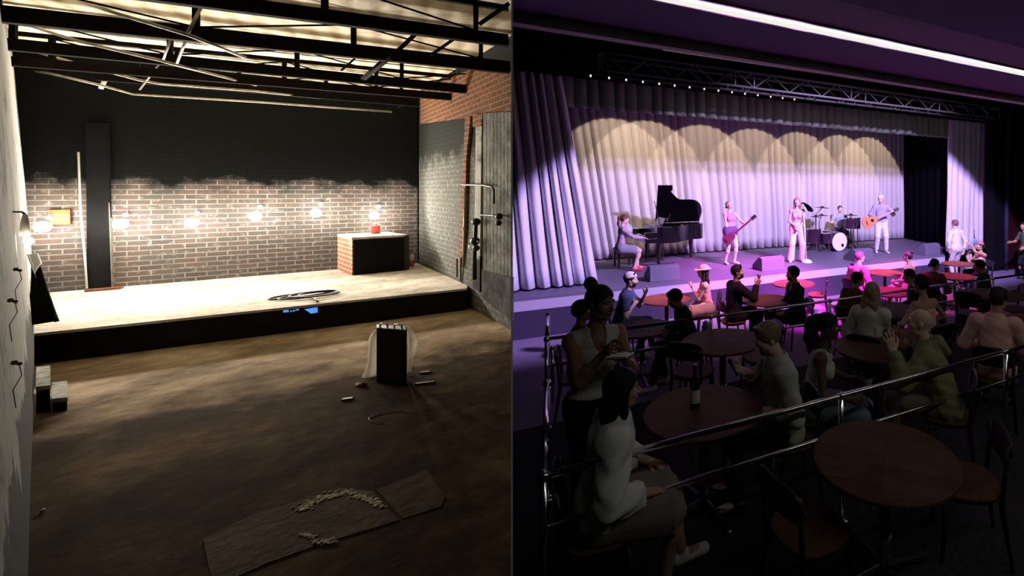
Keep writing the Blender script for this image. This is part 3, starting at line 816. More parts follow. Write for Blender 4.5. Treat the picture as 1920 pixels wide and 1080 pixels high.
for k in (0, 6, 7, 13, 14, 20, 26):
    a_ = c1+(c2-c1)*(k/nb); mb = MB()
    mb.tube([a_, a_+Vector((0, 0, -hT))], .016, 6); mb.tube([a_+off, a_+off+Vector((0, 0, -hT))], .016, 6); mb.tube([a_, a_+off], .012, 6); mb.build('frame_ring', m_tr, tr)
tag(tr, 'dark box lighting truss hung across the front of the club stage', 'truss')
bo = empty('border_curtain', st(8, .42, 4.65))
def bcf(a, b):
    s = sP(.36)+.05+(17.6-sP(.36))*a; return st(s, .42+.03*math.sin(s*11), 4.65+.9*b+.004*math.sin(s*7))
MB().grid(bcf, 240, 3).build('drape', m_blackcloth, bo, smooth=True, solid=.01)
tag(bo, 'black border curtain just behind the lighting truss, above the grey-green valance', 'curtain')
# row of small lamps on a rail below the truss
gr = None
us_ = [1107.5, 1142, 1174, 1205.5, 1236, 1265, 1293, 1320.5, 1347, 1372.5, 1397, 1421, 1445, 1467.5, 1489.5]
a_, b_ = pt(1107, 142, -.2), pt(1490, 187, -.2)
m_pin = mat('tiny_lit_lens', (1, .8, .7), .4, emis=(1, .75, .6), estr=1.3)
bar = MB().tube([Vector((a_.x, a_.y, a_.z+.06)), Vector((b_.x, b_.y, a_.z+.06))], .015, 8).build('lamp_rail', m_club, smooth=True)
tag(bar, 'thin black rail that carries the row of tiny stage lamps', 'rail')
for i, u in enumerate(us_):
    p = pt(u, 142+(u-1107.5)*45/382, -.2); p.z = a_.z
    o = empty('rail_lamp', p)
    MB().ball(p, .026, 8, sc=(.7, .7, 1)).build('lens', m_pin, o, smooth=True)
    MB().tube([p+Vector((0, 0, .02)), p+Vector((0, 0, .06))], .012, 6).build('stem', m_club, o)
    tag(o, 'tiny glowing lamp in the row hanging below the left half of the truss', 'lamp', 'tiny lamps on the rail below the truss')

# ------------------------------------------------------------------ stage of the club
sL = sval(part_t(0))+.02; sR = sval(onz(1771, 478, STZ))
cst = empty('club_stage', st(5, 0, MAINZ))
deckpoly = [part_t(.0), st(sR, 0, 0), st(sR+1.2, 1.2, 0), st(15.5, 1.6, 0), st(15.5, 5.15, 0), part_t(5.15)]
mb = MB(); mb.prism([p[:2] for p in deckpoly], STZ-.05, STZ); mb.build('deck', m_deck, cst)
ins = SN*.004
fpoly = [part_t(.0)+ins, st(sR, 0, 0)+ins, st(sR+1.2, 1.2, 0)+ins]
def strip(poly, z0, z1, th=.04):
    mb = MB()
    for a_, b_ in zip(poly[:-1], poly[1:]):
        d = (b_-a_).normalized(); n_ = Vector((-d.y, d.x, 0))
        mb.prism([a_[:2], b_[:2], (b_+n_*th)[:2], (a_+n_*th)[:2]], z0, z1)
    return mb
ZB = 2.4-2.19
strip(fpoly, ZB, STZ-.051).build('upper_fascia', m_fascia, cst)
strip([p+SN*.01 for p in fpoly], MAINZ, ZB-.001).build('lower_fascia', m_face, cst)
tag(cst, 'raised club stage with a dark deck and a pale band along its front edge', 'stage')

# curtains ------------------------------------------------------------------
def curtain(name, tb, u0, u1, zb, ztop, npl, amp, m, lean=None, hem=.05, seed=1, label='', cat='curtain', flat=.0, parent=None, segs=14, s01=None):
    """pleated sheet on the plane t=tb between image columns u0..u1 at its foot"""
    rg = random.Random(seed)
    sa, sb = s01 if s01 else (sval(pt(u0, 400, tb)), sval(pt(u1, 400, tb)))
    edges = [0.0]
    for i in range(npl): edges.append(edges[-1]+rg.uniform(.75, 1.25))
    tot = edges[-1]; edges = [e/tot for e in edges]
    ams = [rg.uniform(.75, 1.2) for _ in range(npl)]
    xs = []; ys = []
    for i in range(npl):
        for k in range(segs):
            f = k/segs
            xs.append(edges[i]+(edges[i+1]-edges[i])*f)
            ys.append(-amp*ams[i]*(math.sin(PI*f)**.7)+amp*.5)
    xs.append(1); ys.append(amp*.5)
    nz = 14
    vs = []
    for j in range(nz+1):
        z = zb+(ztop-zb)*j/nz; h = (z-zb)/(ztop-zb)
        for x, y in zip(xs, ys):
            s = sa+(sb-sa)*x
            if lean: s += lean(x, z)
            vs.append(st(s, tb+y*(1-.15*h)+.012*math.sin(x*40+z*2), z))
    n = len(xs); mb = MB()
    mb.add(vs, [(j*n+i, j*n+i+1, (j+1)*n+i+1, (j+1)*n+i) for j in range(nz) for i in range(n-1)])
    e = empty(name, st((sa+sb)/2, tb, zb)) if parent is None else parent
    mb.build('drape', m, e, smooth=True, solid=.008)
    if hem:
        hb = MB(); vs = []
        for z in (zb-hem, zb+.0):
            for x, y in zip(xs, ys):
                s = sa+(sb-sa)*x
                if lean: s += lean(x, z)
                vs.append(st(s, tb+y, z))
        hb.add(vs, [(i, i+1, n+i+1, n+i) for i in range(n-1)]); hb.build('hem', m_hem, e, smooth=True, solid=.01)
    tag(e, label, cat); return e
TBK = 4.05
sB0, sB1 = sval(pt(1085, 480, TBK)), sval(pt(1696, 446, TBK))
# the backdrop fans out: its folds slant at the left and stand upright towards the right
def leanb(x, z): return -.165*(z-STZ)*max(0, (1-x*1.35))**1.0
curtain('backdrop_curtain', TBK, 0, 0, STZ+.03, 5.3, 50, .16, m_curtain, leanb, hem=.02, seed=4, s01=(sB0, sB1),
        label='wide pale pleated curtain across the back of the club stage')
sV0, sV1 = sval(pt(1081, 202, 1.0)), sval(pt(1783, 258, 1.0))
zv = pt(1081, 202, 1.0).z
curtain('valance_curtain', 1.0, 0, 0, zv, 5.6, 44, .13, m_valance, lambda x, z: -.03*(z-zv), hem=0, seed=9, s01=(sV0-.3, sV1),
        label='short grey-green pleated valance hanging above the stage opening')
# side legs
zb = STZ+.035
sl1 = sval(pt(1122, 533, .68))
curtain('side_curtain', .68, 0, 0, zb, 5.9, 7, .2, m_leg, lambda x, z: -.165*(z-zb)*(.3+.7*x), hem=.045, seed=12, s01=(sval(part_t(.68))-.12, sl1),
        label='heavy pale side curtain with deep folds left of the club stage')
sr0, sr1 = sval(pt(1776, 460, .85)), sval(pt(1856, 460, .85))
curtain('side_curtain', .85, 0, 0, zb-.1, 5.4, 8, .12, m_leg, lambda x, z: .03*(z-zb), hem=.04, seed=14, s01=(sr0, sr1),
        label='narrow pale side curtain right of the club stage, above the standing couple')
# black wing drape
wa = pt(1697, 447, TBK-.1); wb_ = pt(1781, 465, 1.2)
mb = MB(); d = (wb_-wa); d.z = 0
def wf(a, b):
    p = wa+d*a; nn = Vector((-d.y, d.x, 0)).normalized()
    p = p+nn*.05*math.sin(a*40); return Vector((p.x, p.y, STZ+.005+5.2*b))
mb.grid(wf, 60, 6); o = mb.build('wing_drape', m_blackcloth, smooth=True, solid=.01); tag(o, 'black masking drape closing the right wing of the club stage', 'curtain')
mb = MB(); wa2 = st(sr1+.05, 1.2, STZ); 

# ------------------------------------------------------------------ grand piano
m_piano = mat('black_piano_lacquer', (.004, .004, .005), .25, coat=.3)
pn_ = empty('grand_piano', st(3.9, 2.7, STZ))
ps0 = sval(pt(1204, 480, 2.4)); ps1 = sval(pt(1336, 480, 2.4)); t0, t1 = 2.0, 3.45
Lp = ps1-ps0; zt = STZ+1.02; zbm = STZ+.60
def case_outline(n=26):
    pts = [(ps0+.28, t1), (ps0+.28, t0)]                  # keyboard end
    for i in range(n+1):
        f = i/n; s = ps0+.28+(Lp-.28)*f
        w = 1.45*(1-.0*f) if f < .2 else 1.45-.62*(.5-.5*math.cos(PI*min(1, (f-.2)/.55)))
        if f > .78: w = w*math.sqrt(max(0, 1-((f-.78)/.22)**2))*1.0
        pts.append((s, t1-max(w, .0)))
    return pts
oc = case_outline()
MB().prism([st(s, t, 0)[:2] for s, t in oc], zbm, zt).build('case', m_piano, pn_, bevel=.01)
mb = MB(); bxst(mb, ps0+.14, (t0+t1)/2, STZ+.68, (.30, 1.45, .12)); bxst(mb, ps0+.15, t0+.05, STZ+.78, (.34, .09, .22)); bxst(mb, ps0+.15, t1-.05, STZ+.78, (.34, .09, .22))
bxst(mb, ps0+.36, (t0+t1)/2, STZ+.90, (.14, 1.45, .26)); mb.build('key_bed', m_piano, pn_, bevel=.008)
mb = MB()
for k in range(52): bxst(mb, ps0+.14, t0+.12+k*.0235, STZ+.75, (.15, .0215, .022))
o = mb.build('white_keys', m_white, pn_)
mb = MB()
for k in range(51):
    if k % 7 in (0, 1, 3, 4, 5): bxst(mb, ps0+.17, t0+.132+k*.0235, STZ+.768, (.09, .011, .02))
mb.build('black_keys', m_piano, pn_)
# lid hinged along the far edge, raised towards the hall
ang = math.radians(40); hinge = STZ+1.03
def lidp(s, w): return st(s, t1-w*math.cos(ang), hinge+w*math.sin(ang))
lid = []
for i in range(0, 31):
    f = i/30; s = ps0+.62+(Lp-.62)*f
    w = 1.0-.28*(.5-.5*math.cos(PI*min(1, f/.4)))
    if f > .55: w *= math.sqrt(max(0, 1-((f-.55)/.45)**2.4))
    lid.append(lidp(s, w*1.42))
poly_ = [lidp(ps0+.62, 0), lidp(ps0+.36, 1.62), lidp(ps0+.74, 1.62), lidp(ps0+.78, 1.46)]+lid[3:]
upn = Vector((0, 0, 1))*math.cos(ang)+SN*math.sin(ang)
MB().extr(poly_, upn*.02).build('lid', m_piano, pn_)
MB().tube([st(ps1-1.5, t0+.25, zt-.02), lidp(ps1-1.55, 1.0)], .012, 8).build('lid_prop', m_brass, pn_)
MB().ball(st(ps0+.95, t0+.05, zt+.02), .045, 8, sc=(1, .5, .7)).build('hinge_plate', m_brass, pn_)
mb = MB(); mb.extr([st(ps0+.5, t0+.35, zt), st(ps0+.5, t1-.35, zt), st(ps0+.6, t1-.35, zt+.2), st(ps0+.6, t0+.35, zt+.2)], SA*.015); mb.build('music_desk', m_piano, pn_)
for (s, t) in ((ps0+.35, t0+.12), (ps0+.35, t1-.15), (ps1-.42, t1-.45)):
    lg = MB().lathe(st(s, t, STZ+.05), [(.035, 0), (.04, .12), (.06, .42), (.07, .56)], 14).build('leg', m_piano, pn_, smooth='angle')
    cs = MB().lathe(st(s, t, STZ), [(.03, 0), (.038, .02), (.03, .05)], 12).build('caster', m_brass, pn_, smooth='angle')
mb = MB(); bxst(mb, ps0+.6, (t0+t1)/2, STZ+.1, (.06, .3, .04)); mb.tube([st(ps0+.6, (t0+t1)/2-.12, STZ+.1), st(ps0+.6, (t0+t1)/2-.12, zbm)], .015, 6); mb.tube([st(ps0+.6, (t0+t1)/2+.12, STZ+.1), st(ps0+.6, (t0+t1)/2+.12, zbm)], .015, 6)
mb.build('pedal_lyre', m_piano, pn_)
tag(pn_, 'black grand piano with raised lid at the left of the club stage', 'piano')
bn_ = empty('piano_bench', st(ps0-.40, 2.5, STZ))
mb = MB(); bxst(mb, ps0-.42, 2.55, STZ+.44, (.44, .62, .08)); mb.build('seat', mat('black_leather', (.02, .018, .02), .5), bn_, bevel=.02)
for i in (-1, 1):
    for j in (-1, 1): MB().box(st(ps0-.42+i*.18, 2.55+j*.26, STZ+.2), (.045, .045, .4), (SA, SN, Z3)).build('leg', m_piano, bn_)
tag(bn_, 'black piano bench under the pianist', 'bench')
# mic on small stand at the piano
o = empty('microphone', st(ps0+.55, 2.25, zt))
MB().tube([st(ps0+.42, 2.2, zt+.02), st(ps0+.6, 2.25, zt+.12), st(ps0+.72, 2.3, zt+.34)], .012, 8).build('gooseneck', m_iron, o, smooth=True)
MB().ball(st(ps0+.6, 2.25, zt+.16), .05, 10, sc=(1, 1, 1.4)).build('capsule', m_iron, o, smooth=True)
tag(o, 'small black microphone clipped at the keyboard end of the piano', 'microphone')

# ------------------------------------------------------------------ monitors
m_mon = mat('grey_monitor_paint', (.14, .13, .18), .6)
def monitor(u0, u1, vb, lab, w_h=.36):
    a = onz(u0, vb, STZ); b = onz(u1, vb-(u1-u0)*.075, STZ)
    t = tval(a); s0_, s1_ = sval(a), sval(b)
    o = empty('floor_monitor', (a+b)/2)
    prof = [(t, .0), (t+.02, .30), (t+.16, .34), (t+.52, .10), (t+.52, 0)]
    MB().extr([st(s0_, tt, STZ+z) for tt, z in prof], SA*(s1_-s0_)).build('cabinet', m_mon, o, bevel=.01)
    MB().extr([st(s0_+.04, t+.18+.012, STZ+.335), st(s1_-.04, t+.18+.012, STZ+.335), st(s1_-.04, t+.51, STZ+.115), st(s0_+.04, t+.51, STZ+.115)], Vector((0, 0, .012))).build('grille', m_blackpaint, o)
    tag(o, lab, 'stage monitor', 'wedge monitors along the stage front'); return o
monitor(1219, 1277, 529.5, 'grey wedge monitor on the stage in front of the piano')
monitor(1429, 1475, 509.5, 'magenta-lit wedge monitor at the singer\'s feet')
monitor(1604, 1641, 491, 'wedge monitor in front of the guitarist, behind the seated man in the pink jacket')
monitor(1736, 1767, 479, 'wedge monitor at the right end of the stage')

# ------------------------------------------------------------------ drum kit
m_drum = mat('dark_violet_shell', (.05, .02, .05), .25, .2, coat=.4)
m_skin = mat('white_drum_head', (.92, .92, .92), .4)
m_cym = mat('dark_bronze_cymbal', (.25, .19, .10), .3, .9)
kit = empty('drum_kit', onz(1575, 471, STZ))
kc = onz(1574.5, 471.3, STZ); ks, kt = sval(kc), tval(kc)
def sp(s, t, z): return st(ks+s, kt+t, STZ+z)
bdm = MB().lathe(sp(0, 0, .31), [(.295, 0), (.315, .0), (.315, .42), (.295, .42)], 32, ax=SN).build('bass_drum', m_drum, kit, smooth='angle')
MB().lathe(sp(0, -.004, .31), [(.293, 0), (.293, .02)], 32, ax=SN).build('drum_head', m_skin, kit, smooth='angle')
MB().lathe(sp(.11, -.012, .19), [(.052, 0), (.052, .015)], 20, ax=SN).build('port_hole', m_blackpaint, kit, smooth='angle')
def drum(s, t, z, r, h, tilt=0, legs=True):
    d = MB().lathe(sp(s, t, z), [(r*.97, 0), (r, .0), (r, h), (r*.97, h)], 24, ax=(SN*-tilt+Z3)).build('tom_drum', m_drum, kit, smooth='angle')
    MB().lathe(sp(s, t, z+h), [(r*1.02, -.01), (r*1.02, .015)], 24, ax=(SN*-tilt+Z3)).build('hoop', m_chrome, kit, smooth='angle')
    if legs:
        mb = MB()
        for k in range(3):
            a = k*2.1+.3; mb.tube([sp(s+r*math.cos(a), t+r*math.sin(a), z+h*.5), sp(s+r*1.1*math.cos(a), t+r*1.1*math.sin(a), 0)], .011, 6)
        mb.build('drum_legs', m_chrome, kit)
drum(-.78, .35, .30, .24, .42); drum(-.45, .1, .28, .18, .3)
drum(.55, .15, .70, .20, .33); drum(.98, .45, .66, .20, .36)
def stand(s, t, h, r, tilt, boom=0):
    mb = MB()
    for k in range(3):
        a = k*2.09+.5; mb.tube([sp(s, t, .28), sp(s+.3*math.cos(a), t+.3*math.sin(a), .01)], .011, 6)
    mb.tube([sp(s, t, .1), sp(s, t, h-(.2 if boom else 0))], .013, 8)
    if boom: mb.tube([sp(s, t, h-.2), sp(s+boom, t, h)], .01, 6)
    mb.build('cymbal_stand', m_iron, kit)
    ax = (Z3+SA*tilt*.3+SN*-tilt*.5).normalized()
    MB().lathe(sp(s+boom, t, h), [(r, 0), (r*.98, .006), (r*.25, .02), (.05, .05), (.0, .055)], 28, ax=ax).build('cymbal', m_cym, kit, smooth=True)
stand(-.62, .45, 1.1, .2, .1); stand(-.30, .7, 1.12, .24, .08, .1); stand(-.50, .6, 1.38, .25, .12, .25); stand(.70, .30, 1.12, .24, .05); stand(1.02, .7, 1.1, .2, .1)
mb = MB(); mb.lathe(sp(-.1, .62, .48), [(.17, 0), (.17, .14)], 24); mb.build('snare_drum', m_chrome, kit, smooth='angle')
tag(kit, 'drum kit with a glowing white bass drum head at the middle of the stage', 'drum kit')
dthr = empty('drum_throne', sp(.12, 1.35, 0)); MB().lathe(sp(.12, 1.35, .44), [(.15, 0), (.17, .03), (.16, .07)], 20).build('seat', m_blackpaint, dthr, smooth=True)
MB().tube([sp(.12, 1.35, 0), sp(.12, 1.35, .45)], .02, 8).build('post', m_iron, dthr)
tag(dthr, 'round black stool behind the drum kit under the drummer', 'stool')

# singer's microphone stand
mb_ = onz(1513, 492.5, STZ)
ms = empty('microphone_stand', mb_)
MB().lathe(mb_, [(.15, 0), (.15, .03), (.10, .07), (.03, .10)], 24).build('base', m_white, ms, smooth=True)
top = atY(1507.5, 398, mb_.y-.02)
MB().tube([mb_+Vector((-.02, 0, .08)), top], .016, 8).build('pole', m_white, ms, smooth=True)
m1 = atY(1513, 399, mb_.y); m0 = atY(1505, 382, mb_.y)
MB().tube([m1, atY(1509, 390, mb_.y), m0], [.02, .04, .04], 12).build('microphone_head', m_white, ms, smooth=True)
ca, cb = atY(1502.5, 380, mb_.y+.05), atY(1524, 397, mb_.y+.05); cm = (ca+cb)/2
dd = (cb-ca); 
dn = Vector((dd.z, .0, -dd.x)).normalized()
MB().lathe(cm-dn*.008, [(dd.length/2*.96, 0), (dd.length/2, .008), (dd.length/2*.96, .016)], 28, ax=(dn+Vector((0, -.35, 0))).normalized()).build('pop_filter', m_blackpaint, ms, smooth=True)
MB().tube([mb_+Vector((.15, -.1, .02)), atY(1517, 475, mb_.y-.1), atY(1514, 440, mb_.y-.05), top], .006, 6).build('cable', m_cable, ms, smooth=True)
tag(ms, 'white microphone stand with round base and black disc beside the singer', 'microphone stand')

# ------------------------------------------------------------------ railings
def rail_run(name, pts, heights, rad, posts, lab, ballr=.032, ends=()):
    o = empty(name, (pts[0][0], pts[0][1], 0))
    for h in heights:
        MB().tube([(x, y, h) for x, y in pts], rad if h == heights[0] else rad*.8, 12).build('rail', m_chrome, o, smooth=True)
    for (x, y) in posts:
        pz = MB().tube([(x, y, .012), (x, y, heights[0])], rad*1.02, 12).build('post', m_chrome, o, smooth=True)
        MB().ball((x, y, heights[0]), ballr, 12).build('ball_joint', m_chrome, o, smooth=True)
        MB().lathe((x, y, 0), [(.055, 0), (.055, .01), (.03, .018)], 16).build('foot_plate', m_chrome, o, smooth=True)
    tag(o, lab, 'railing'); return o
RH, RL = .90, .63
def rp(u, v, z=RH): p = onz(u, v, z); return (p.x, p.y)
N0 = rp(1020, 893); N3 = onz(1960, 639, RH); N3 = (N3.x, N3.y)
def online(u, a, b):
    k = (u-CU)/F; t = (k*a[1]-a[0])/((b[0]-a[0])-k*(b[1]-a[1])); return (a[0]+(b[0]-a[0])*t, a[1]+(b[1]-a[1])*t)
rail_run('railing', [N0, N3], (RH, RL), .019, [online(1577, N0, N3), online(1886, N0, N3)], 'near chrome railing crossing from lower left to the right edge', .03)
NB = rp(1026, 719)
rail_run('railing', [N0, NB], (RH, RL), .019, [N0, NB], 'short chrome side railing running back from the near corner post', .032)
F0 = rp(1025, 636); F3 = rp(1960, 509)
rail_run('railing', [F0, F3], (RH, RL), .019, [online(u, F0, F3) for u in (1333, 1556, 1795, 1862)], 'far chrome railing behind the second row of tables')
FB = rp(1028, 590)
rail_run('railing', [F0, FB], (RH, RL), .019, [F0, FB], 'short chrome side railing at the far corner, in front of the left curtain', .03)
x_, y_ = rp(1035, 650)
o = empty('railing', (x_, y_, 0)); MB().tube([onz(1036, 652, .62), (onz(1036, 652, .62)[0], onz(1036, 652, .62)[1], .01)], .018, 10).build('post', m_chrome, o, smooth=True); MB().ball(onz(1036, 652, .62), .028, 10).build('ball_joint', m_chrome, o, smooth=True)
tag(o, 'low chrome post with a ball top inside the far corner of the railing', 'railing')

# ------------------------------------------------------------------ tables
def make_table():
    r = empty('round_table', (0, 0, 0))
    MB().lathe((0, 0, .72), [(.43, 0), (.445, .006), (.445, .024), (.438, .03)], 56).build('table_top', m_wood, r, smooth='angle', local=True)
    MB().lathe((0, 0, .02), [(.035, 0), (.035, .66), (.10, .685), (.10, .70)], 16).build('column', m_blackwood, r, smooth='angle', local=True)
    MB().lathe((0, 0, .10), [(.046, 0), (.046, .16)], 16).build('sleeve', m_chrome, r, smooth='angle', local=True)
    for k in range(4):
        a = k*PI/2+.4; c, s = math.cos(a), math.sin(a)
        ft = MB().tube([(c*.03, s*.03, .06), (c*.34, s*.34, .028)], [.026, .02], 8).build('foot', m_blackwood, r, local=True)
        MB().lathe((c*.33, s*.33, 0), [(.02, 0), (.024, .012), (.018, .03)], 10).build('levelling_cap', m_chrome, ft, smooth=True, local=True)
    tag(r, 'x', 'table', 'round club tables'); return r
TBL = None
TABLES = {}
def place_table(key, u, v, fz, lab, rz=0):
    global TBL
    p = onz(u, v, fz+.75); loc = (p.x, p.y, fz)
    if TBL is None:
        TBL = make_table(); TBL.matrix_basis = Matrix.Translation(Vector(loc)) @ Matrix.Rotation(rz, 4, 'Z'); TBL['label'] = lab; t = TBL
    else: t = copy_tree(TBL, loc, rz, lab)
    TABLES[key] = Vector((p.x, p.y, fz+.75)); return t
place_table('near', 1659, 855, 0, 'nearest round walnut table, in front of the near railing')
place_table('bottle', 1320, 767, 0, 'round table with a wine bottle, between the two railings', .3)
place_table('mid', 1355, 638, 0, 'bare round table just behind the man with the phone, right of the waitress', .8)
place_table('hoodie', 1645, 650, 0, 'round table between the woman in a white crop top and the bald man', 1.2)
place_table('blonde', 1668, 580, 0, 'round table right of the long-haired blonde woman', .5)
place_table('right', 1958, 604, 0, 'round table cut by the right edge, with the red-labelled bottle', .2)
place_table('edge', 1864, 551, 0, 'bare round table in front of the far railing, right of the dark-suited backs', .9)
place_table('rowB1', 1204, 614, MAINZ, 'dark round table behind the far railing right of the waitress', .1)
place_table('rowB2', 1437, 562, MAINZ, 'dark round table behind the far railing beside the man raising a glass', .7)
place_table('rowB3', 1668, 546, MAINZ, 'dark round table between the rust top and charcoal jacket', 1.0)
place_table('rowB4', 1790, 517, MAINZ, 'dark round table behind the far railing in front of the standing couple', .4)
place_table('front1', 1250, 560, MAINZ, 'round table between the man in a pale cap and the woman in a sun hat', .6)
place_table('front2', 1488, 531, MAINZ, 'hot pink lit round table with the empty chair, below the singer', .2)
place_table('front3', 1659, 510.5, MAINZ, 'red-pink lit round table between the man in a pink jacket and the bare-backed woman', .9)
place_table('front4', 1798, 494, MAINZ, 'dull red lit round table in front of the standing couple', .3)

# ------------------------------------------------------------------ chairs
def make_chair():
    r = empty('cafe_chair', (0, 0, 0))          # faces +y
    seat = []
    for k in range(28):
        a = 2*PI*k/28; ca, sa = math.cos(a), math.sin(a)
        x = .215*math.copysign(abs(ca)**.7, ca); y = .205*math.copysign(abs(sa)**.7, sa)
        seat.append((x*(1+.06*sa), y))
    MB().prism(seat, .425, .445).build('seat', m_wood, r, bevel=.006, local=True)
    fr_ = MB(); fr_.prism([(x*.9, y*.9) for x, y in seat], .395, .424); fr_.build('seat_frame', m_blackwood, r, local=True)
    for sx in (-1, 1):
        MB().tube([(sx*.15, .15, .41), (sx*.19, .19, 0)], [.019, .013], 8).build('leg', m_blackwood, r, smooth=True, local=True)
        MB().tube([(sx*.175, -.215, .78), (sx*.165, -.185, .45), (sx*.165, -.18, .38), (sx*.195, -.235, 0)], [.014, .018, .018, .013], 8).build('leg', m_blackwood, r, smooth=True, local=True)
    def bf(a, b):
        x = (a-.5)*2; th = x*.62
        hh = .10*math.sqrt(max(0, 1-abs(x)**4))
        return (math.sin(th)*.36, -.235+.11*(1-math.cos(th))*1.3-(b-.5)*.03, .72+hh*(b-.5)*2)
    MB().grid(bf, 20, 6).build('backrest', m_blackwood, r, smooth=True, solid=.016, local=True)
    tag(r, 'x', 'chair', 'black framed cafe chairs'); return r
CH = None
def place_chair(x, y, fz, yaw, lab):
    """yaw: direction the sitter faces, radians from +x"""
    global CH
    if CH is None:
        CH = make_chair(); CH.matrix_basis = Matrix.Translation(Vector((x, y, fz))) @ Matrix.Rotation(yaw-PI/2, 4, 'Z'); CH['label'] = lab; return CH
    return copy_tree(CH, (x, y, fz), yaw-PI/2, lab)
# empty chairs
def ech(u, v, fz, deg, lab):
    p = onz(u, v, fz+.445); place_chair(p.x, p.y, fz, math.radians(deg), lab)
ech(1517, 985, 0, 35, 'empty chair with dark walnut seat at the bottom, left of the nearest table')
ech(1810, 897, 0, 170, 'empty chair tucked half under the right side of the nearest table')
ech(1532, 551, MAINZ, 170, 'empty chair with a hot pink lit seat beside the pink lit table')
ech(1300, 693, 0, 75, 'empty chair with a brown seat between the bottle table and the bare table')
ech(1817, 585, 0, 60, 'empty chair near the peach-jacketed back, in front of the far railing')
ech(1425, 665, 0, 200, 'empty chair behind the head of the man with the phone')
ech(1903, 577, 0, 190, 'empty chair just right of the dark head of the person in the peach jacket')

# bottles on tables
m_glass = mat('dark_bottle_glass', (.01, .02, .012), .08, spec=.8)
def bottle(u, v, tz_, labcol, lab, name='wine_bottle', k=1):
    p = onz(u, v, tz_); o = empty(name, p)
    MB().lathe(p, [(.035*k, 0), (.038*k, .006), (.038*k, .19*k), (.03*k, .215*k), (.015*k, .24*k), (.014*k, .30*k), (.016*k, .305*k), (.015*k, .32*k)], 24).build('glass', m_glass, o, smooth=True)
    MB().lathe(p+Vector((0, 0, .035*k)), [(.0388*k, 0), (.0388*k, .10*k)], 24).build('paper_label', labcol, o, smooth='angle')
    tag(o, lab, 'bottle'); return o
bottle(1303, 762, .7505, mat('cream_paper', (.62, .62, .52), .8), 'dark wine bottle with a cream label standing on the round table', k=1.0)
bottle(1911, 634, .7505, mat('red_paper', (.5, .03, .03), .7), 'small dark bottle with a red label on the table at the right edge', 'beer_bottle', .8)
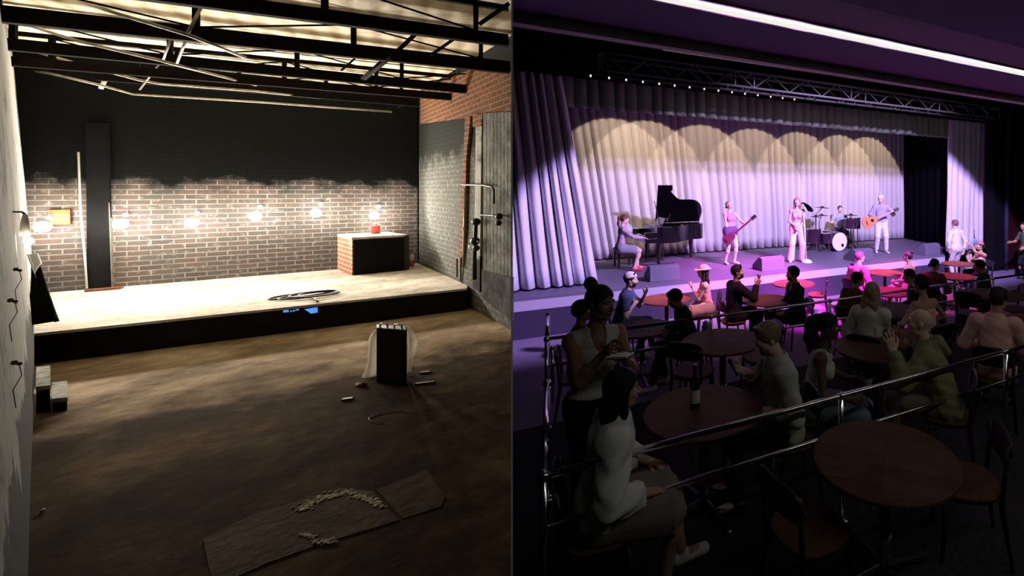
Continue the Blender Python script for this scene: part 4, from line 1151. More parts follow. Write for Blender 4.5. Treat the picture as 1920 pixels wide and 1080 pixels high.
# =================================================================== PEOPLE (one continuous skin surface each, grown from a distance field)
def V3(*a): return np.array(a, float)
def nrm(v): v = np.asarray(v, float); return v/(np.linalg.norm(v)+1e-12)
class Field:
    def __init__(s, h): s.h = h; s.P = []
    def cone(s, a, b, r1, r2, k=.02, m=0, w=None, f=1.0, cuts=(), neg=False, wr=0):
        s.P.append(('c', np.array(a, float), np.array(b, float), r1, r2, k, m, w, f, cuts, neg, wr))
    def ell(s, c, r, R=None, k=.02, m=0, cuts=(), neg=False, wr=0):
        s.P.append(('e', np.array(c, float), np.array(r, float), R if R is not None else np.eye(3), 0, k, m, None, 1, cuts, neg, wr))
    def bounds(s, p):
        if p[0] == 'c':
            r = max(p[3], p[4]); return np.minimum(p[1], p[2])-r, np.maximum(p[1], p[2])+r
        r = p[2].max(); return p[1]-r, p[1]+r
    def mesh(s):
        h = s.h; pos = [p for p in s.P if not p[10]]
        bb = [s.bounds(p) for p in pos]
        lo = np.min([b[0] for b in bb], 0)-3*h; hi = np.max([b[1] for b in bb], 0)+3*h
        n = np.ceil((hi-lo)/h).astype(int)+1
        D = np.full(n, 1.0, np.float32); M = np.zeros(n, np.int16); Bd = np.full(n, 9.0, np.float32)
        for p in s.P:
            k = p[5]; b0, b1 = s.bounds(p); mg = k+4*h
            i0 = np.maximum(0, np.floor((b0-mg-lo)/h).astype(int)); i1 = np.minimum(n, np.ceil((b1+mg-lo)/h).astype(int)+1)
            if (i1 <= i0).any(): continue
            ax = [lo[q]+h*np.arange(i0[q], i1[q]) for q in range(3)]
            X = np.stack(np.meshgrid(*ax, indexing='ij'), -1)
            if p[0] == 'c':
                a, b = p[1], p[2]; ba = b-a; L2 = ba@ba+1e-12
                t = np.clip(((X-a)@ba)/L2, 0, 1); q = X-a-t[..., None]*ba
                if p[7] is not None:
                    w = p[7]; f = p[8]; qw = q@w; qq = np.maximum((q*q).sum(-1)-qw*qw, 0)+(qw/f)**2
                    d = (np.sqrt(qq)-(p[3]+(p[4]-p[3])*t))*(f+1)/2
                else: d = np.sqrt((q*q).sum(-1))-(p[3]+(p[4]-p[3])*t)
            else:
                q = (X-p[1])@p[3].T          # rows of R are the local axes
                g = np.sqrt(((q/p[2])**2).sum(-1)); g2 = np.sqrt(((q/p[2]**2)**2).sum(-1))+1e-9
                d = g*(g-1)/g2
            if p[11]: 
                d = d+p[11]*(np.sin(X[..., 0]*37+X[..., 2]*61)*.5+np.sin(X[..., 1]*43-X[..., 2]*33+1.3)*.5)
            for c, nn in p[9]: d = np.maximum(d, (X-np.array(c))@np.array(nn))
            sl = tuple(slice(i0[q], i1[q]) for q in range(3))
            A = D[sl]
            if p[10]:
                D[sl] = np.maximum(A, -d); continue
            better = d < Bd[sl]; Bd[sl][better] = d[better]; M[sl][better] = p[6]
            hh = np.clip(.5+.5*(A-d)/k, 0, 1); D[sl] = A*(1-hh)+d*hh-k*hh*(1-hh)
        # surface nets
        S = D < 0
        c = [S[i:n[0]-1+i, j:n[1]-1+j, l:n[2]-1+l] for i in (0, 1) for j in (0, 1) for l in (0, 1)]
        cnt = sum(x.astype(np.int8) for x in c); act = (cnt > 0) & (cnt < 8)
        idx = np.argwhere(act)
        if len(idx) == 0: return np.zeros((0, 3)), np.zeros((0, 4), int), np.zeros(0, int)
        vid = -np.ones(act.shape, np.int32); vid[act] = np.arange(len(idx))
        corner = [(i, j, l) for i in (0, 1) for j in (0, 1) for l in (0, 1)]
        dv = {cc: D[idx[:, 0]+cc[0], idx[:, 1]+cc[1], idx[:, 2]+cc[2]] for cc in corner}
        acc = np.zeros((len(idx), 3)); num = np.zeros(len(idx))
        for a in corner:
            for q in range(3):
                if a[q]: continue
                b = list(a); b[q] = 1; b = tuple(b)
                da, db = dv[a], dv[b]; m = (da < 0) != (db < 0)
                t = np.where(m, da/(da-db+1e-12), 0)
                pnt = np.tile(np.array(a, float), (len(idx), 1)); pnt[:, q] = t
                acc[m] += pnt[m]; num[m] += 1
        vs = lo+h*(idx+acc/num[:, None])
        fs = []
        for q in range(3):
            o = [0, 0, 0]; o[q] = 1
            A = S[:n[0]-o[0], :n[1]-o[1], :n[2]-o[2]]; B = S[o[0]:, o[1]:, o[2]:]
            e = np.argwhere(A != B); u, v = (q+1) % 3, (q+2) % 3
            e = e[(e[:, u] > 0) & (e[:, v] > 0) & (e[:, u] < n[u]-1) & (e[:, v] < n[v]-1)]
            fl = ~A[e[:, 0], e[:, 1], e[:, 2]]
            def g(du, dv_):
                x = e.copy(); x[:, u] -= du; x[:, v] -= dv_; return vid[x[:, 0], x[:, 1], x[:, 2]]
            qd = np.stack([g(0, 0), g(1, 0), g(1, 1), g(0, 1)], 1)
            qd[fl] = qd[fl][:, ::-1]; fs.append(qd)
        fs = np.concatenate(fs); fs = fs[(fs >= 0).all(1)]
        mi = M[idx[:, 0], idx[:, 1], idx[:, 2]]
        fm = mi[fs[:, 0]]
        # light relaxation
        return vs, fs, fm

def field_obj(fields, name, mats, parent):
    V = []; Fc = []; Mi = []; o = 0
    for fd in fields:
        vs, fs, fm = fd.mesh(); V.append(vs); Fc.append(fs+o); Mi.append(fm); o += len(vs)
    V = np.concatenate(V); Fc = np.concatenate(Fc); Mi = np.concatenate(Mi)
    me = bpy.data.meshes.new(name)
    me.vertices.add(len(V)); me.vertices.foreach_set('co', V.astype(np.float32).ravel())
    me.loops.add(len(Fc)*4); me.loops.foreach_set('vertex_index', Fc.astype(np.int32).ravel())
    me.polygons.add(len(Fc)); me.polygons.foreach_set('loop_start', np.arange(0, len(Fc)*4, 4, dtype=np.int32))
    me.update(calc_edges=True)
    for m in mats: me.materials.append(m)
    me.polygons.foreach_set('material_index', Mi.astype(np.int32)); me.polygons.foreach_set('use_smooth', np.ones(len(Fc), bool))
    me.validate(); me.update()
    ob = bpy.data.objects.new(name, me); COL.objects.link(ob); ob.parent = parent
    return ob

def rotm(axis, ang):
    return np.array(Matrix.Rotation(ang, 3, Vector(axis)))
def ik(a, c, l1, l2, hint):
    d = c-a; L = np.linalg.norm(d); Lm = min(L, (l1+l2)*.995)
    if L > Lm: c = a+d/L*Lm; d = c-a; L = Lm
    L = max(L, abs(l1-l2)+.01)
    x = (l1*l1-l2*l2+L*L)/(2*L); y = math.sqrt(max(0, l1*l1-x*x))
    dn = nrm(d); hp = hint-dn*(hint@dn); hp = nrm(hp)
    return a+dn*x+hp*y, c

def hand_prims(fd, w, fdv, palm, side, curl, k, thumb=.9, spread=.0):
    """w wrist, fdv finger direction, palm = palm normal (direction the palm faces), side=+1 thumb on cross side"""
    f = nrm(fdv); p = nrm(palm-f*(np.dot(palm, f))); s = np.cross(p, f)*side      # s: towards the thumb
    fd.cone(w-f*.03*k, w+f*.02*k, .026*k, .028*k, .01, 0, p, .72)
    fd.cone(w+f*.02*k+s*.012*k, w+f*.085*k+s*.012*k, .027*k, .026*k, .012, 0, p, .55)
    fd.cone(w+f*.02*k-s*.012*k, w+f*.082*k-s*.014*k, .026*k, .025*k, .012, 0, p, .55)
    lens = (.074, .084, .078, .06); offs = (.031, .010, -.011, -.031)
    for i, (L, o) in enumerate(zip(lens, offs)):
        b = w+f*(.088-.004*abs(i-1.2))*k+s*o*k; c = curl[i] if isinstance(curl, (list, tuple)) else curl
        d = nrm(f+s*(offs[i]*6*spread)); ang = 0
        for q, fr in enumerate((.45, .32, .25)):
            ang += c*(.75 if q == 0 else 1.0)
            dd = nrm(d*math.cos(ang)+p*math.sin(ang)); e = b+dd*L*fr*k
            fd.cone(b, e, .0088*k*(1-.08*q), .0085*k*(1-.1*q), .004, 0); b = e
    b = w+f*.025*k+s*.030*k; d = nrm(f*.75+s*.75+p*.35)
    for fr in (.036, .030, .026):
        e = b+d*fr*k; fd.cone(b, e, .0115*k, .0095*k, .006, 0); b = e; d = nrm(d*.8+f*.35+p*thumb*.35-s*.12)

SKIN = dict(light=(.72, .46, .34), fair=(.80, .56, .44), tan=(.45, .26, .16), brown=(.26, .13, .07), dark=(.12, .06, .04))
def skinm(t): return mat('skin_'+t, SKIN[t], .5, noise=.06, nscale=30)
m_eye = mat('eye_white', (.8, .8, .78), .2); m_iris = mat('dark_iris', (.03, .02, .015), .2)
def hairm(n, c): return mat('hair_'+n, c, .5, noise=.25, nscale=40, bump=.3, bscale=90)
def clothm(n, c, rough=.85, met=0): return mat('fabric_'+n, c, rough, met, spec=.2, noise=.07, nscale=12, bump=.15, bscale=60)

def person(spec):
    g = spec.get
    K = g('H', 1.72)/1.72*1.0; fem = g('fem', False); seated = g('seated', True)
    fz = g('fz', 0.0); hb = g('hb', .011); near = g('near', False)
    lean = math.radians(g('lean', 4)); slean = math.radians(g('slean', 0)); tw = math.radians(g('twist', 0))
    zp = g('zp', (.545 if seated else .93*K)) 
    U = nrm(V3(math.sin(slean), math.sin(lean), math.cos(lean)*math.cos(slean)))
    Rr = rotm((0, 0, 1), tw) @ V3(1, 0, 0); Fr = rotm((0, 0, 1), tw) @ V3(0, 1, 0)
    Rr = nrm(Rr-U*(Rr@U)); Fw = np.cross(U, Rr)
    P = V3(0, g('py', 0), zp); C = P+U*.33*K; N = P+U*.50*K
    # head
    hy, hp, hr = (math.radians(x) for x in g('head', (0, 0, 0)))
    Rh = rotm((0, 0, 1), hy+tw) @ rotm((1, 0, 0), -hp) @ rotm((0, 1, 0), hr)
    hR, hF, hU = Rh[:, 0], Rh[:, 1], Rh[:, 2]
    hk = K*(.97 if fem else 1.0)*g('hk', 1)
    hc = N+U*.075*K+hU*.115*hk+hF*.025*K
    RH3 = np.array([hR, hF, hU])
    shw = (.155 if fem else .178)*K; hw = .088*K
    sh = {s: N-U*.055*K+Rr*s*shw for s in (-1, 1)}
    hip = {s: P+V3(1, 0, 0)*s*hw-V3(0, 0, 1)*.02 for s in (-1, 1)}
    ua, fa = .285*K, .25*K; th, shn = .43*K, .43*K
    # placement
    if 'headpx' in spec:
        u, v = spec['headpx']; Y = spec.get('Y', F*(EYE-fz-hc[2])/(v-HV))
        tgt = Vector(((u-CU)/F*Y, Y)); 
    else:
        u, v = spec['footpx']; q = onz(u, v, fz); tgt = Vector((q.x, q.y))
    yaw = math.radians(spec['face'])-PI/2
    if 'headpx' in spec:
        cx = hc[0]*math.cos(yaw)-hc[1]*math.sin(yaw); cy = hc[0]*math.sin(yaw)+hc[1]*math.cos(yaw)
        org = Vector((tgt.x-cx, tgt.y-cy, fz))
    else: org = Vector((tgt.x, tgt.y, fz))
    root = empty('person', org, yaw)
    def loc(w): 
        d = Vector(w)-org; c, s = math.cos(-yaw), math.sin(-yaw)
        return V3(d.x*c-d.y*s, d.x*s+d.y*c, d.z)
    spec['_loc'] = loc; spec['_root'] = root; spec['_org'] = org; spec['_yaw'] = yaw
    # arms
    arms = g('arms') or {}
    A = {}
    for s in (-1, 1):
        key = 'L' if s < 0 else 'R'
        hd = arms.get(key, dict(p=(s*.20, .30, .66) if seated else (s*.24, .06, .80*K)))
        w = hd['w'](loc) if callable(hd.get('w')) else V3(*hd['p'])
        hint = V3(*hd.get('e', (s*.5, -.35, -.6)))
        el, w = ik(sh[s], w, ua, fa, hint)
        A[s] = (el, w, hd)
    Lg = {}
    legs = g('legs') or {}
    for s in (-1, 1):
        key = 'L' if s < 0 else 'R'
        ft = legs.get(key, (s*.11, .42 if seated else 0.0, .085*K))
        kn, an = ik(hip[s], V3(*ft), th, shn, V3(*(g('kh', (s*.12, .6, .8) if seated else (s*.05, 1, .0)))))
        Lg[s] = (kn, an)
    # ---- body
    b = Field(hb); armr = (.86 if fem else 1.0)*K*g('fat', 1); tor = (.90 if fem else 1.0)*K*g('fat', 1)
    def torso(fd, add, k=.05, m=0, top=True, wr=0, lowcut=(), z1=.50, hips=True):
        if hips: fd.cone(P-Rr*.055*K, P+Rr*.055*K, .125*K*g('hipf', 1.04 if fem else 1)+add, .125*K*g('hipf', 1.04 if fem else 1)+add, k, m, Fw, .82, lowcut, wr=wr)
        fd.cone(P+U*.04*K, P+U*.22*K, (.132)*tor+add, (.108 if fem else .128)*tor+add, k, m, Fw, .76, lowcut, wr=wr)
        fd.cone(P+U*.20*K, P+U*.37*K, (.112 if fem else .13)*tor+add, .142*tor+add, k, m, Fw, .70, lowcut, wr=wr)
        if top:
            for s in (-1, 1):
                fd.cone(N-U*.10*K+Rr*s*.05*K, N-U*.075*K+Rr*s*(shw-.035), .075*K+add, .058*K+add, k*.8, m, Fw, .85, wr=wr)
            if fem:
                for s in (-1, 1): fd.ell(P+U*.315*K+Fw*.085*K+Rr*s*.062*K, V3(.062, .055, .062)*K+add*.6, None, .03, m)
    torso(b, 0)
    b.cone(N-U*.06*K, N+U*.005*K, .085*K, .056*K, .04, 0)
    b.cone(N-U*.02*K, hc-hU*.05*hk-hF*.015, .052*K*(.88 if fem else 1.05), .050*K*(.9 if fem else 1.05), .02, 0)
    for s in (-1, 1):
        el, w, hd = A[s]
        b.ell(sh[s], V3(.06, .058, .058)*armr, None, .04, 0)
        b.cone(sh[s], el, .052*armr, .039*armr, .03, 0)
        b.cone(el, w, .040*armr, .0265*armr, .02, 0); b.ell(el+(w-el)*.25, V3(.042, .042, .042)*armr, None, .03, 0)
        kn, an = Lg[s]
        b.cone(hip[s], kn, .088*K, .056*K, .04, 0)
        b.cone(kn, an, .055*K, .036*K, .02, 0); b.ell(kn+(an-kn)*.28-nrm(np.cross(V3(1, 0, 0), an-kn))*(-.014), V3(.052, .055, .085)*K, None, .03, 0)
        toe = an+V3(s*.02, .15*K, -.045*K)
        b.cone(an+V3(0, -.02, -.03*K), toe, .034*K, .026*K, .02, 0)
    # ---- head (finer grid, same mesh)
    hfd = Field(.0045 if near else (.006 if hb < .013 else .0075))
    def hp_(x, y, z): return hc+(hR*x+hF*y+hU*z)*hk
    def he(x, y, z, r, k=.02, m=0, neg=False): hfd.ell(hp_(x, y, z), V3(*r)*hk, RH3, k, m, neg=neg)
    he(0, -.012, .028, (.074, .094, .088), .02)
    he(0, .030, -.040, (.057, .062, .074), .03)
    he(0, .068, -.092, (.026, .022, .018), .02)
    for s in (-1, 1):
        he(s*.040, .052, -.022, (.024, .028, .022), .02)
        he(s*.044, .02, -.072, (.018, .034, .022), .02)
        he(s*.031, .094, .006, (.016, .012, .010), .008, 0, neg=True)
    hfd.cone(hp_(0, .088, .012), hp_(0, .108, -.024), .0085*hk, .013*hk, .012, 0)
    for s in (-1, 1): he(s*.012, .100, -.028, (.009, .010, .008), .006)
    hfd.cone(hp_(-.036, .078, .022), hp_(.036, .078, .022), .012*hk, .012*hk, .012, 0)
    he(0, .091, -.052, (.024, .010, .006), .005, 3); he(0, .089, -.061, (.020, .010, .007), .005, 3)
    for s in (-1, 1):
        he(s*.031, .077, .006, (.0135, .0125, .0115), .002, 1)
        he(s*.031, .0845, .006, (.0062, .0062, .0066), .001, 2)
        he(s*.077, -.008, -.004, (.009, .019, .031), .006)
        he(s*.083, -.010, -.002, (.005, .011, .020), .003, 0)
        hfd.cone(hp_(s*.016, .089, .030), hp_(s*.046, .078, .031), .0035*hk, .003*hk, .002, 4)
    hfd.cone(hc-hU*.045*hk-hF*.012, N+U*.012, .050*K*(.9 if fem else 1.06), .053*K*(.88 if fem else 1.05), .03, 0)
    fields = [b, hfd]
    for s in (-1, 1):
        el, w, hd = A[s]
        hf = Field(.0045 if near else .006)
        fdv = nrm(V3(*hd['f'])) if 'f' in hd else nrm(w-el)
        pal = V3(*hd.get('n', (-s, 0, -.3)))
        hf.cone(w-nrm(w-el)*.03, w, .0275*armr, .0265*armr, .01, 0)
        hand_prims(hf, w, fdv, pal, hd.get('side', 1 if s > 0 else -1)*-1, hd.get('curl', .35), K*(.92 if fem else 1.02), spread=hd.get('spread', .3))
        fields.append(hf)
    sk = skinm(spec['skin']); c = SKIN[spec['skin']]
    lipm = mat('lips_'+spec['skin'], (min(1, c[0]*.95), c[1]*.55, c[2]*.55), .4)
    hmat = hairm(*spec['hair'][1:3]) if spec.get('hair') else hairm('stubble', (.1, .08, .06))
    body = field_obj(fields, 'body', [sk, m_eye, m_iris, lipm, hmat], root)
    # ---- hair
    hs = spec['hair'][0] if spec.get('hair') else None
    if hs:
        h = Field(.006 if hb < .013 else .008)
        ang = {'short': .30, 'bald': 0}.get(hs, .22)
        cut = (hp_(0, .066, .052), hF*.78-hU*.62); cut2 = (hp_(0, .012, -.045), -hU*.8+hF*.6)
        def cap(add, cuts, k=.01): h.ell(hp_(0, -.014, .030), (V3(.076, .096, .090)+add)*hk, RH3, k, 0, cuts, wr=.0025)
        if hs in ('short', 'wavy'):
            cap(.010 if hs == 'short' else .017, (cut, cut2))
            h.cone(hp_(-.04, .045, .105), hp_(.045, .05, .10), .018*hk, .016*hk, .02, wr=.004)
        elif hs in ('bun', 'lowbun', 'topbun'):
            cap(.009, (cut, cut2))
            bp = dict(bun=(0, -.125, .07), lowbun=(0, -.125, -.02), topbun=(0, -.10, .115))[hs]
            h.ell(hp_(*bp), V3(.040, .036, .038)*hk*g('bunk', 1), RH3, .012, wr=.003)
        elif hs == 'ponytail':
            cap(.009, (cut, cut2))
            b0 = hp_(0, -.11, .05); pts = [b0, b0-hF*.045*hk-V3(0, 0, .03), b0-hF*.05-V3(0, 0, .16), b0-hF*.03-V3(0, 0, .34)]
            for i, (r1, r2) in enumerate(((.030, .036), (.036, .038), (.038, .016))): h.cone(pts[i], pts[i+1], r1*g('ponyk', 1), r2*g('ponyk', 1), .02, wr=.004)
        elif hs == 'long':
            cap(.014, (cut,))
            bk = -hF; L = g('hairlen', .42)
            for x in (-.055, -.02, .02, .055):
                p0 = hp_(x, -.055, -.01); p1 = hp_(x*1.15, -.075, -.13); p2 = p1-U*(L-.14)-Fw*.02+Rr*x*.5
                h.cone(p0, p1, .042, .040, .03, wr=.004); h.cone(p1, p2, .038, .024, .03, wr=.005)
            for x in (-1, 1):
                h.cone(hp_(x*.07, .0, .02), hp_(x*.078, .005, -.11), .024, .022, .02, wr=.003); h.cone(hp_(x*.078, .005, -.11), hp_(x*.09, -.01, -.11)-U*(L*.45), .022, .015, .02, wr=.003)
        elif hs == 'afro': cap(.03, (cut, cut2))
        field_obj([h], 'hair', [hmat], root)
    if g('beard'):
        bf = Field(.006); cutb = (hp_(0, 0, -.035), hU); 
        bf.ell(hp_(0, .034, -.062), V3(.062, .064, .058)*hk, RH3, .01, 0, (cutb, (hp_(0, .02, 0), -hF)), wr=.002)
        bf.ell(hp_(0, .094, -.052), V3(.017, .02, .012)*hk, RH3, .001, 0, neg=True)
        field_obj([bf], 'beard', [hmat], root)
    hat = g('hat')
    if hat == 'cap' or hat == 'beanie':
        q = Field(.007); q.ell(hp_(0, -.014, .038), (V3(.078, .100, .090)+.012)*hk, RH3, .01, 0, ((hp_(0, 0, .045), -hU*.96+hF*.2),))
        if hat == 'cap': q.cone(hp_(-.03, .10, .055), hp_(.03, .10, .055), .05*hk, .05*hk, .01, 0, hU, .12)
        field_obj([q], 'cap' if hat == 'cap' else 'knitted_hat', [g('hatm')], root)
    elif hat == 'sun':
        q = Field(.006); q.ell(hp_(0, -.014, .045), (V3(.080, .100, .085)+.016)*hk, RH3, .012, 0, ((hp_(0, 0, .05), -hU),))
        tilt = nrm(hU+hF*.15)
        q.cone(hp_(0, .0, .052), hp_(0, .03, .05), .165*hk, .155*hk, .012, 0, tilt, .06)
        field_obj([q], 'sun_hat', [g('hatm')], root)
    # ---- top garment
    tp = g('top')
    if tp:
        t = Field(g('hg', hb)); add = .013+tp.get('loose', 0); wr = tp.get('wr', .0035)
        neck = tp.get('neck', 'crew'); lo_ = P-U*(tp.get('hem', .06))
        low = ((lo_, -U),)
        if tp.get('crop'): low = ((P+U*tp['crop'], -U),)
        if neck == 'off':
            up = (N-U*.115*K, U); torso(t, add, .04, 0, False, wr, low+(up,), hips=not tp.get('crop'))
            if fem:
                for s in (-1, 1): t.ell(P+U*.315*K+Fw*.085*K+Rr*s*.062*K, V3(.062, .055, .062)*K+add*.6, None, .03, 0, (up,))
        else:
            torso(t, add, .04, 0, True, wr, low, hips=not tp.get('crop'))
        sl = tp.get('sleeve', 1.0)
        if neck not in ('off',): t.cone(N-U*.06*K, N+U*.0*K, .085*K+add, .060*K+add, .04, 0)
        for s in (-1, 1):
            el, w, hd = A[s]; d1 = nrm(el-sh[s]); d2 = nrm(w-el)
            ra = .052*armr+add; rb = .040*armr+add*1.05
            if neck == 'strap':
                pass
            elif sl <= 0:
                if neck != 'off': t.cone(N-U*.06*K+Rr*s*.05*K, sh[s]-Rr*s*.03, .05*K+add, .045*K+add, .03, 0, wr=wr)
            elif sl < .5:
                e2 = sh[s]+(el-sh[s])*sl*2
                t.ell(sh[s], V3(.06, .058, .058)*armr+add, None, .03, 0); t.cone(sh[s], e2+d1*.03, ra, ra*.95, .03, 0, cuts=((e2, d1),), wr=wr)
            else:
                t.ell(sh[s], V3(.06, .058, .058)*armr+add, None, .03, 0); t.cone(sh[s], el, ra, rb, .03, 0, wr=wr)
                e2 = el+(w-el)*min(1, (sl-.5)*2)*.97
                t.cone(el, e2+d2*.03, rb+.002, (.029*armr+add), .02, 0, cuts=((e2, d2),), wr=wr)
        if neck in ('crew', 'v', 'collar', 'hood', 'blazer'):
            t.cone(N-U*.035*K, N+U*.2, .060*K, .075*K, .001, 0, neg=True)
            if neck in ('v', 'blazer'):
                t.cone(N+Fw*.075, N-U*(.17)*K+Fw*.145, .056*K, .012, .001, 0, neg=True)
            if neck in ('collar', 'blazer'):
                t.cone(N-U*.045*K, N+U*.03*K, .072*K, .062*K, .006, 0, cuts=((N+U*(.025), U), ))
                t.cone(N-U*.04*K, N+U*.2, .056*K, .056*K, .001, 0, neg=True)
                t.cone(N-U*.0+Fw*.05, N-U*(.06)*K+Fw*.12, .03*K, .012, .001, 0, neg=True)
        if neck == 'strap' or neck == 'tank':
            t.cone(N-U*.02*K, N+U*.2, .085*K, .10*K, .001, 0, neg=True)
            for s in (-1, 1): t.cone(sh[s]+Rr*s*.02-U*.03, sh[s]+Rr*s*.03+U*.2, .075*K, .085*K, .001, 0, neg=True)
        if neck == 'hood':
            for k2 in range(7):
                a0 = PI*k2/6-PI/2*0; 
                pA = N-U*.01+Rr*math.cos(a0)*.098*K-Fw*math.sin(a0)*.085*K+U*.01
                pB = N-U*.01+Rr*math.cos(a0+.5)*.098*K-Fw*math.sin(a0+.5)*.085*K+U*.01
                t.cone(pA, pB, .040, .040, .008, 0, wr=.004)
            t.cone(N-Fw*.11*K-U*.0, N-Fw*.155*K-U*.10*K, .062, .035, .012, 0, wr=.005)
        tb = field_obj([t], tp.get('name', 'shirt'), [tp['m']], root)
    bt = g('bottom')
    if bt:
        t = Field(g('hg', hb)); add = .012+bt.get('loose', 0); wr = bt.get('wr', .003)
        wl = ((P+U*.10*K, U),)
        t.cone(P-Rr*.055*K, P+Rr*.055*K, .127*K*g('hipf', 1.04 if fem else 1)+add, .127*K*g('hipf', 1.04 if fem else 1)+add, .05, 0, Fw, .82, wl)
        t.cone(P+U*.0, P+U*.14*K, .134*tor+add*.6, .124*tor+add*.6, .04, 0, Fw, .76, wl)
        kind = bt.get('kind', 'trousers')
        for s in (-1, 1):
            kn, an = Lg[s]; dk = nrm(kn-hip[s]); da = nrm(an-kn)
            if kind == 'skirt':
                e = hip[s]+(kn-hip[s])*bt.get('len', .7)
                t.cone(hip[s], e+dk*.03, .094*K+add+.01, .09*K+add+.012, .06, 0, cuts=((e, dk),), wr=wr)
            elif kind == 'shorts':
                e = hip[s]+(kn-hip[s])*bt.get('len', .35); t.cone(hip[s], e+dk*.03, .09*K+add, .078*K+add, .04, 0, cuts=((e, dk),), wr=wr)
            else:
                t.cone(hip[s], kn, .088*K+add, .057*K+add, .04, 0, wr=wr)
                fl = .045*K if kind == 'flare' else 0
                e = an-da*.0+(da*.03 if kind == 'flare' else 0)
                t.cone(kn, e, .057*K+add, (.040*K+add+fl), .03, 0, cuts=((e-da*.01, da),), wr=wr)
        if kind == 'skirt': t.cone((Lg[-1][0]*bt.get('len', .7)+hip[-1]*(1-bt.get('len', .7))), (Lg[1][0]*bt.get('len', .7)+hip[1]*(1-bt.get('len', .7))), .07*K, .07*K, .06, 0)
        field_obj([t], {'trousers': 'trousers', 'flare': 'trousers', 'skirt': 'skirt', 'shorts': 'shorts'}[kind], [bt['m']], root)
    if g('shoes'):
        for s in (-1, 1):
            kn, an = Lg[s]; t = Field(.007 if hb < .013 else .009)
            gz = an[2]-.085*K; toe = an+V3(s*.025, .16*K, 0); toe[2] = gz+.032
            heel = an+V3(0, -.03, 0); heel[2] = gz+.034
            cz = ((V3(0, 0, gz+.001), V3(0, 0, -1)),)
            t.cone(heel, toe, .040*K, .036*K, .02, 0, cuts=cz); t.cone(heel+V3(0, 0, .02), an+V3(0, .01, -.01), .038*K, .036*K, .02, 0, cuts=cz)
            field_obj([t], 'shoe', [spec['shoes']], root)
    tag(root, spec['label'], 'person')
    if seated and g('chair', True):
        fwd = Vector((math.cos(math.radians(spec['face'])), math.sin(math.radians(spec['face'])), 0))
        cp_ = org-fwd*.0+fwd*g('py', 0)
        place_chair(cp_.x, cp_.y, fz, math.radians(spec['face']), spec['chairlab'])
    return root, dict(A=A, loc=loc, sh=sh, N=N, P=P, U=U, hc=hc, Lg=Lg, Rr=Rr, Fw=Fw, org=org, yaw=yaw, K=K, hip=hip)
def toworld(info, p):
    c, s = math.cos(info['yaw']), math.sin(info['yaw']); o = info['org']
    return Vector((o.x+p[0]*c-p[1]*s, o.y+p[0]*s+p[1]*c, o.z+p[2]))
def wat(u, v, dY=0):
    """hand target: the point seen at (u,v) at the person's own depth (+dY)"""
    def f(loc): 
        return ('uv', u, v, dY)
    return (u, v, dY)

CL = clothm
PEOPLE = []
def P_(**k): PEOPLE.append(k)
# ------------------------------------------------------------------ the cast
def aim(u, v, dY):
    """wrist target seen at image point (u, v), dY metres beyond the person's own depth"""
    return lambda loc, org=None: (u, v, dY)
def run(spec):
    # resolve wrist targets given as image points once the person's origin is known
    arms = spec.get('arms') or {}
    for key, hd in arms.items():
        if 'px' in hd:
            u, v, dY = hd['px']
            hd['w'] = (lambda u, v, dY, sp: (lambda loc: loc(atY(u, v, sp['_org'].y+dY))))(u, v, dY, spec)
    return person(spec)
black = CL('black', (.012, .012, .014)); 
m_shoeb = mat('black_leather_shoe', (.015, .014, .014), .4); m_shoew = mat('white_leather_shoe', (.75, .74, .72), .5)
M_ = {}

# --- performers on the stage
pf = math.degrees(math.atan2(SA.y, SA.x))
_, i1 = run(dict(label='woman at the piano in a pale cardigan with a long red-brown ponytail', fem=True, H=1.68, fz=STZ, headpx=(1171, 411.5), face=pf, skin='fair', hair=('ponytail', 'auburn', (.16, .05, .03)), ponyk=.8, hb=.013,
    chair=False, zp=.585, lean=5, head=(0, 8, 0), top=dict(m=CL('mauve_knit', (.50, .36, .42)), sleeve=1, neck='v', name='cardigan', hem=.12), bottom=dict(m=CL('grey_wool', (.30, .27, .33)), kind='skirt', len=.8),
    shoes=mat('red_shoe', (.5, .05, .08), .4), legs=dict(L=(-.1, .42, .09), R=(.1, .30, .09)),
    arms=dict(L=dict(p=(-.14, .48, .80), f=(0, 1, -.12), n=(0, 0, -1), curl=.3), R=dict(p=(.14, .48, .80), f=(0, 1, -.12), n=(0, 0, -1), curl=.3))))
_, i2 = run(dict(label='woman in a pink tank top playing a bass guitar, head tilted back', fem=True, seated=False, H=1.66, fz=STZ, footpx=(1369, 495), face=305, skin='fair', hair=('lowbun', 'blonde', (.55, .38, .24)), hb=.013,
    head=(15, -22, 0), lean=-3, hipf=1.05, top=dict(m=CL('pink_jersey', (.55, .28, .42)), sleeve=0, neck='tank', name='tank_top', hem=.02), bottom=dict(m=CL('dark_denim', (.08, .06, .13)), kind='shorts', len=.3, loose=.012), shoes=m_shoew,
    legs=dict(L=(-.10, .06, .085), R=(.12, -.04, .085)), arms=dict(R=dict(px=(1368, 441, -.12), n=(0, -1, 0), curl=.6), L=dict(px=(1397, 420, -.18), n=(0, 0, 1), curl=.8))))
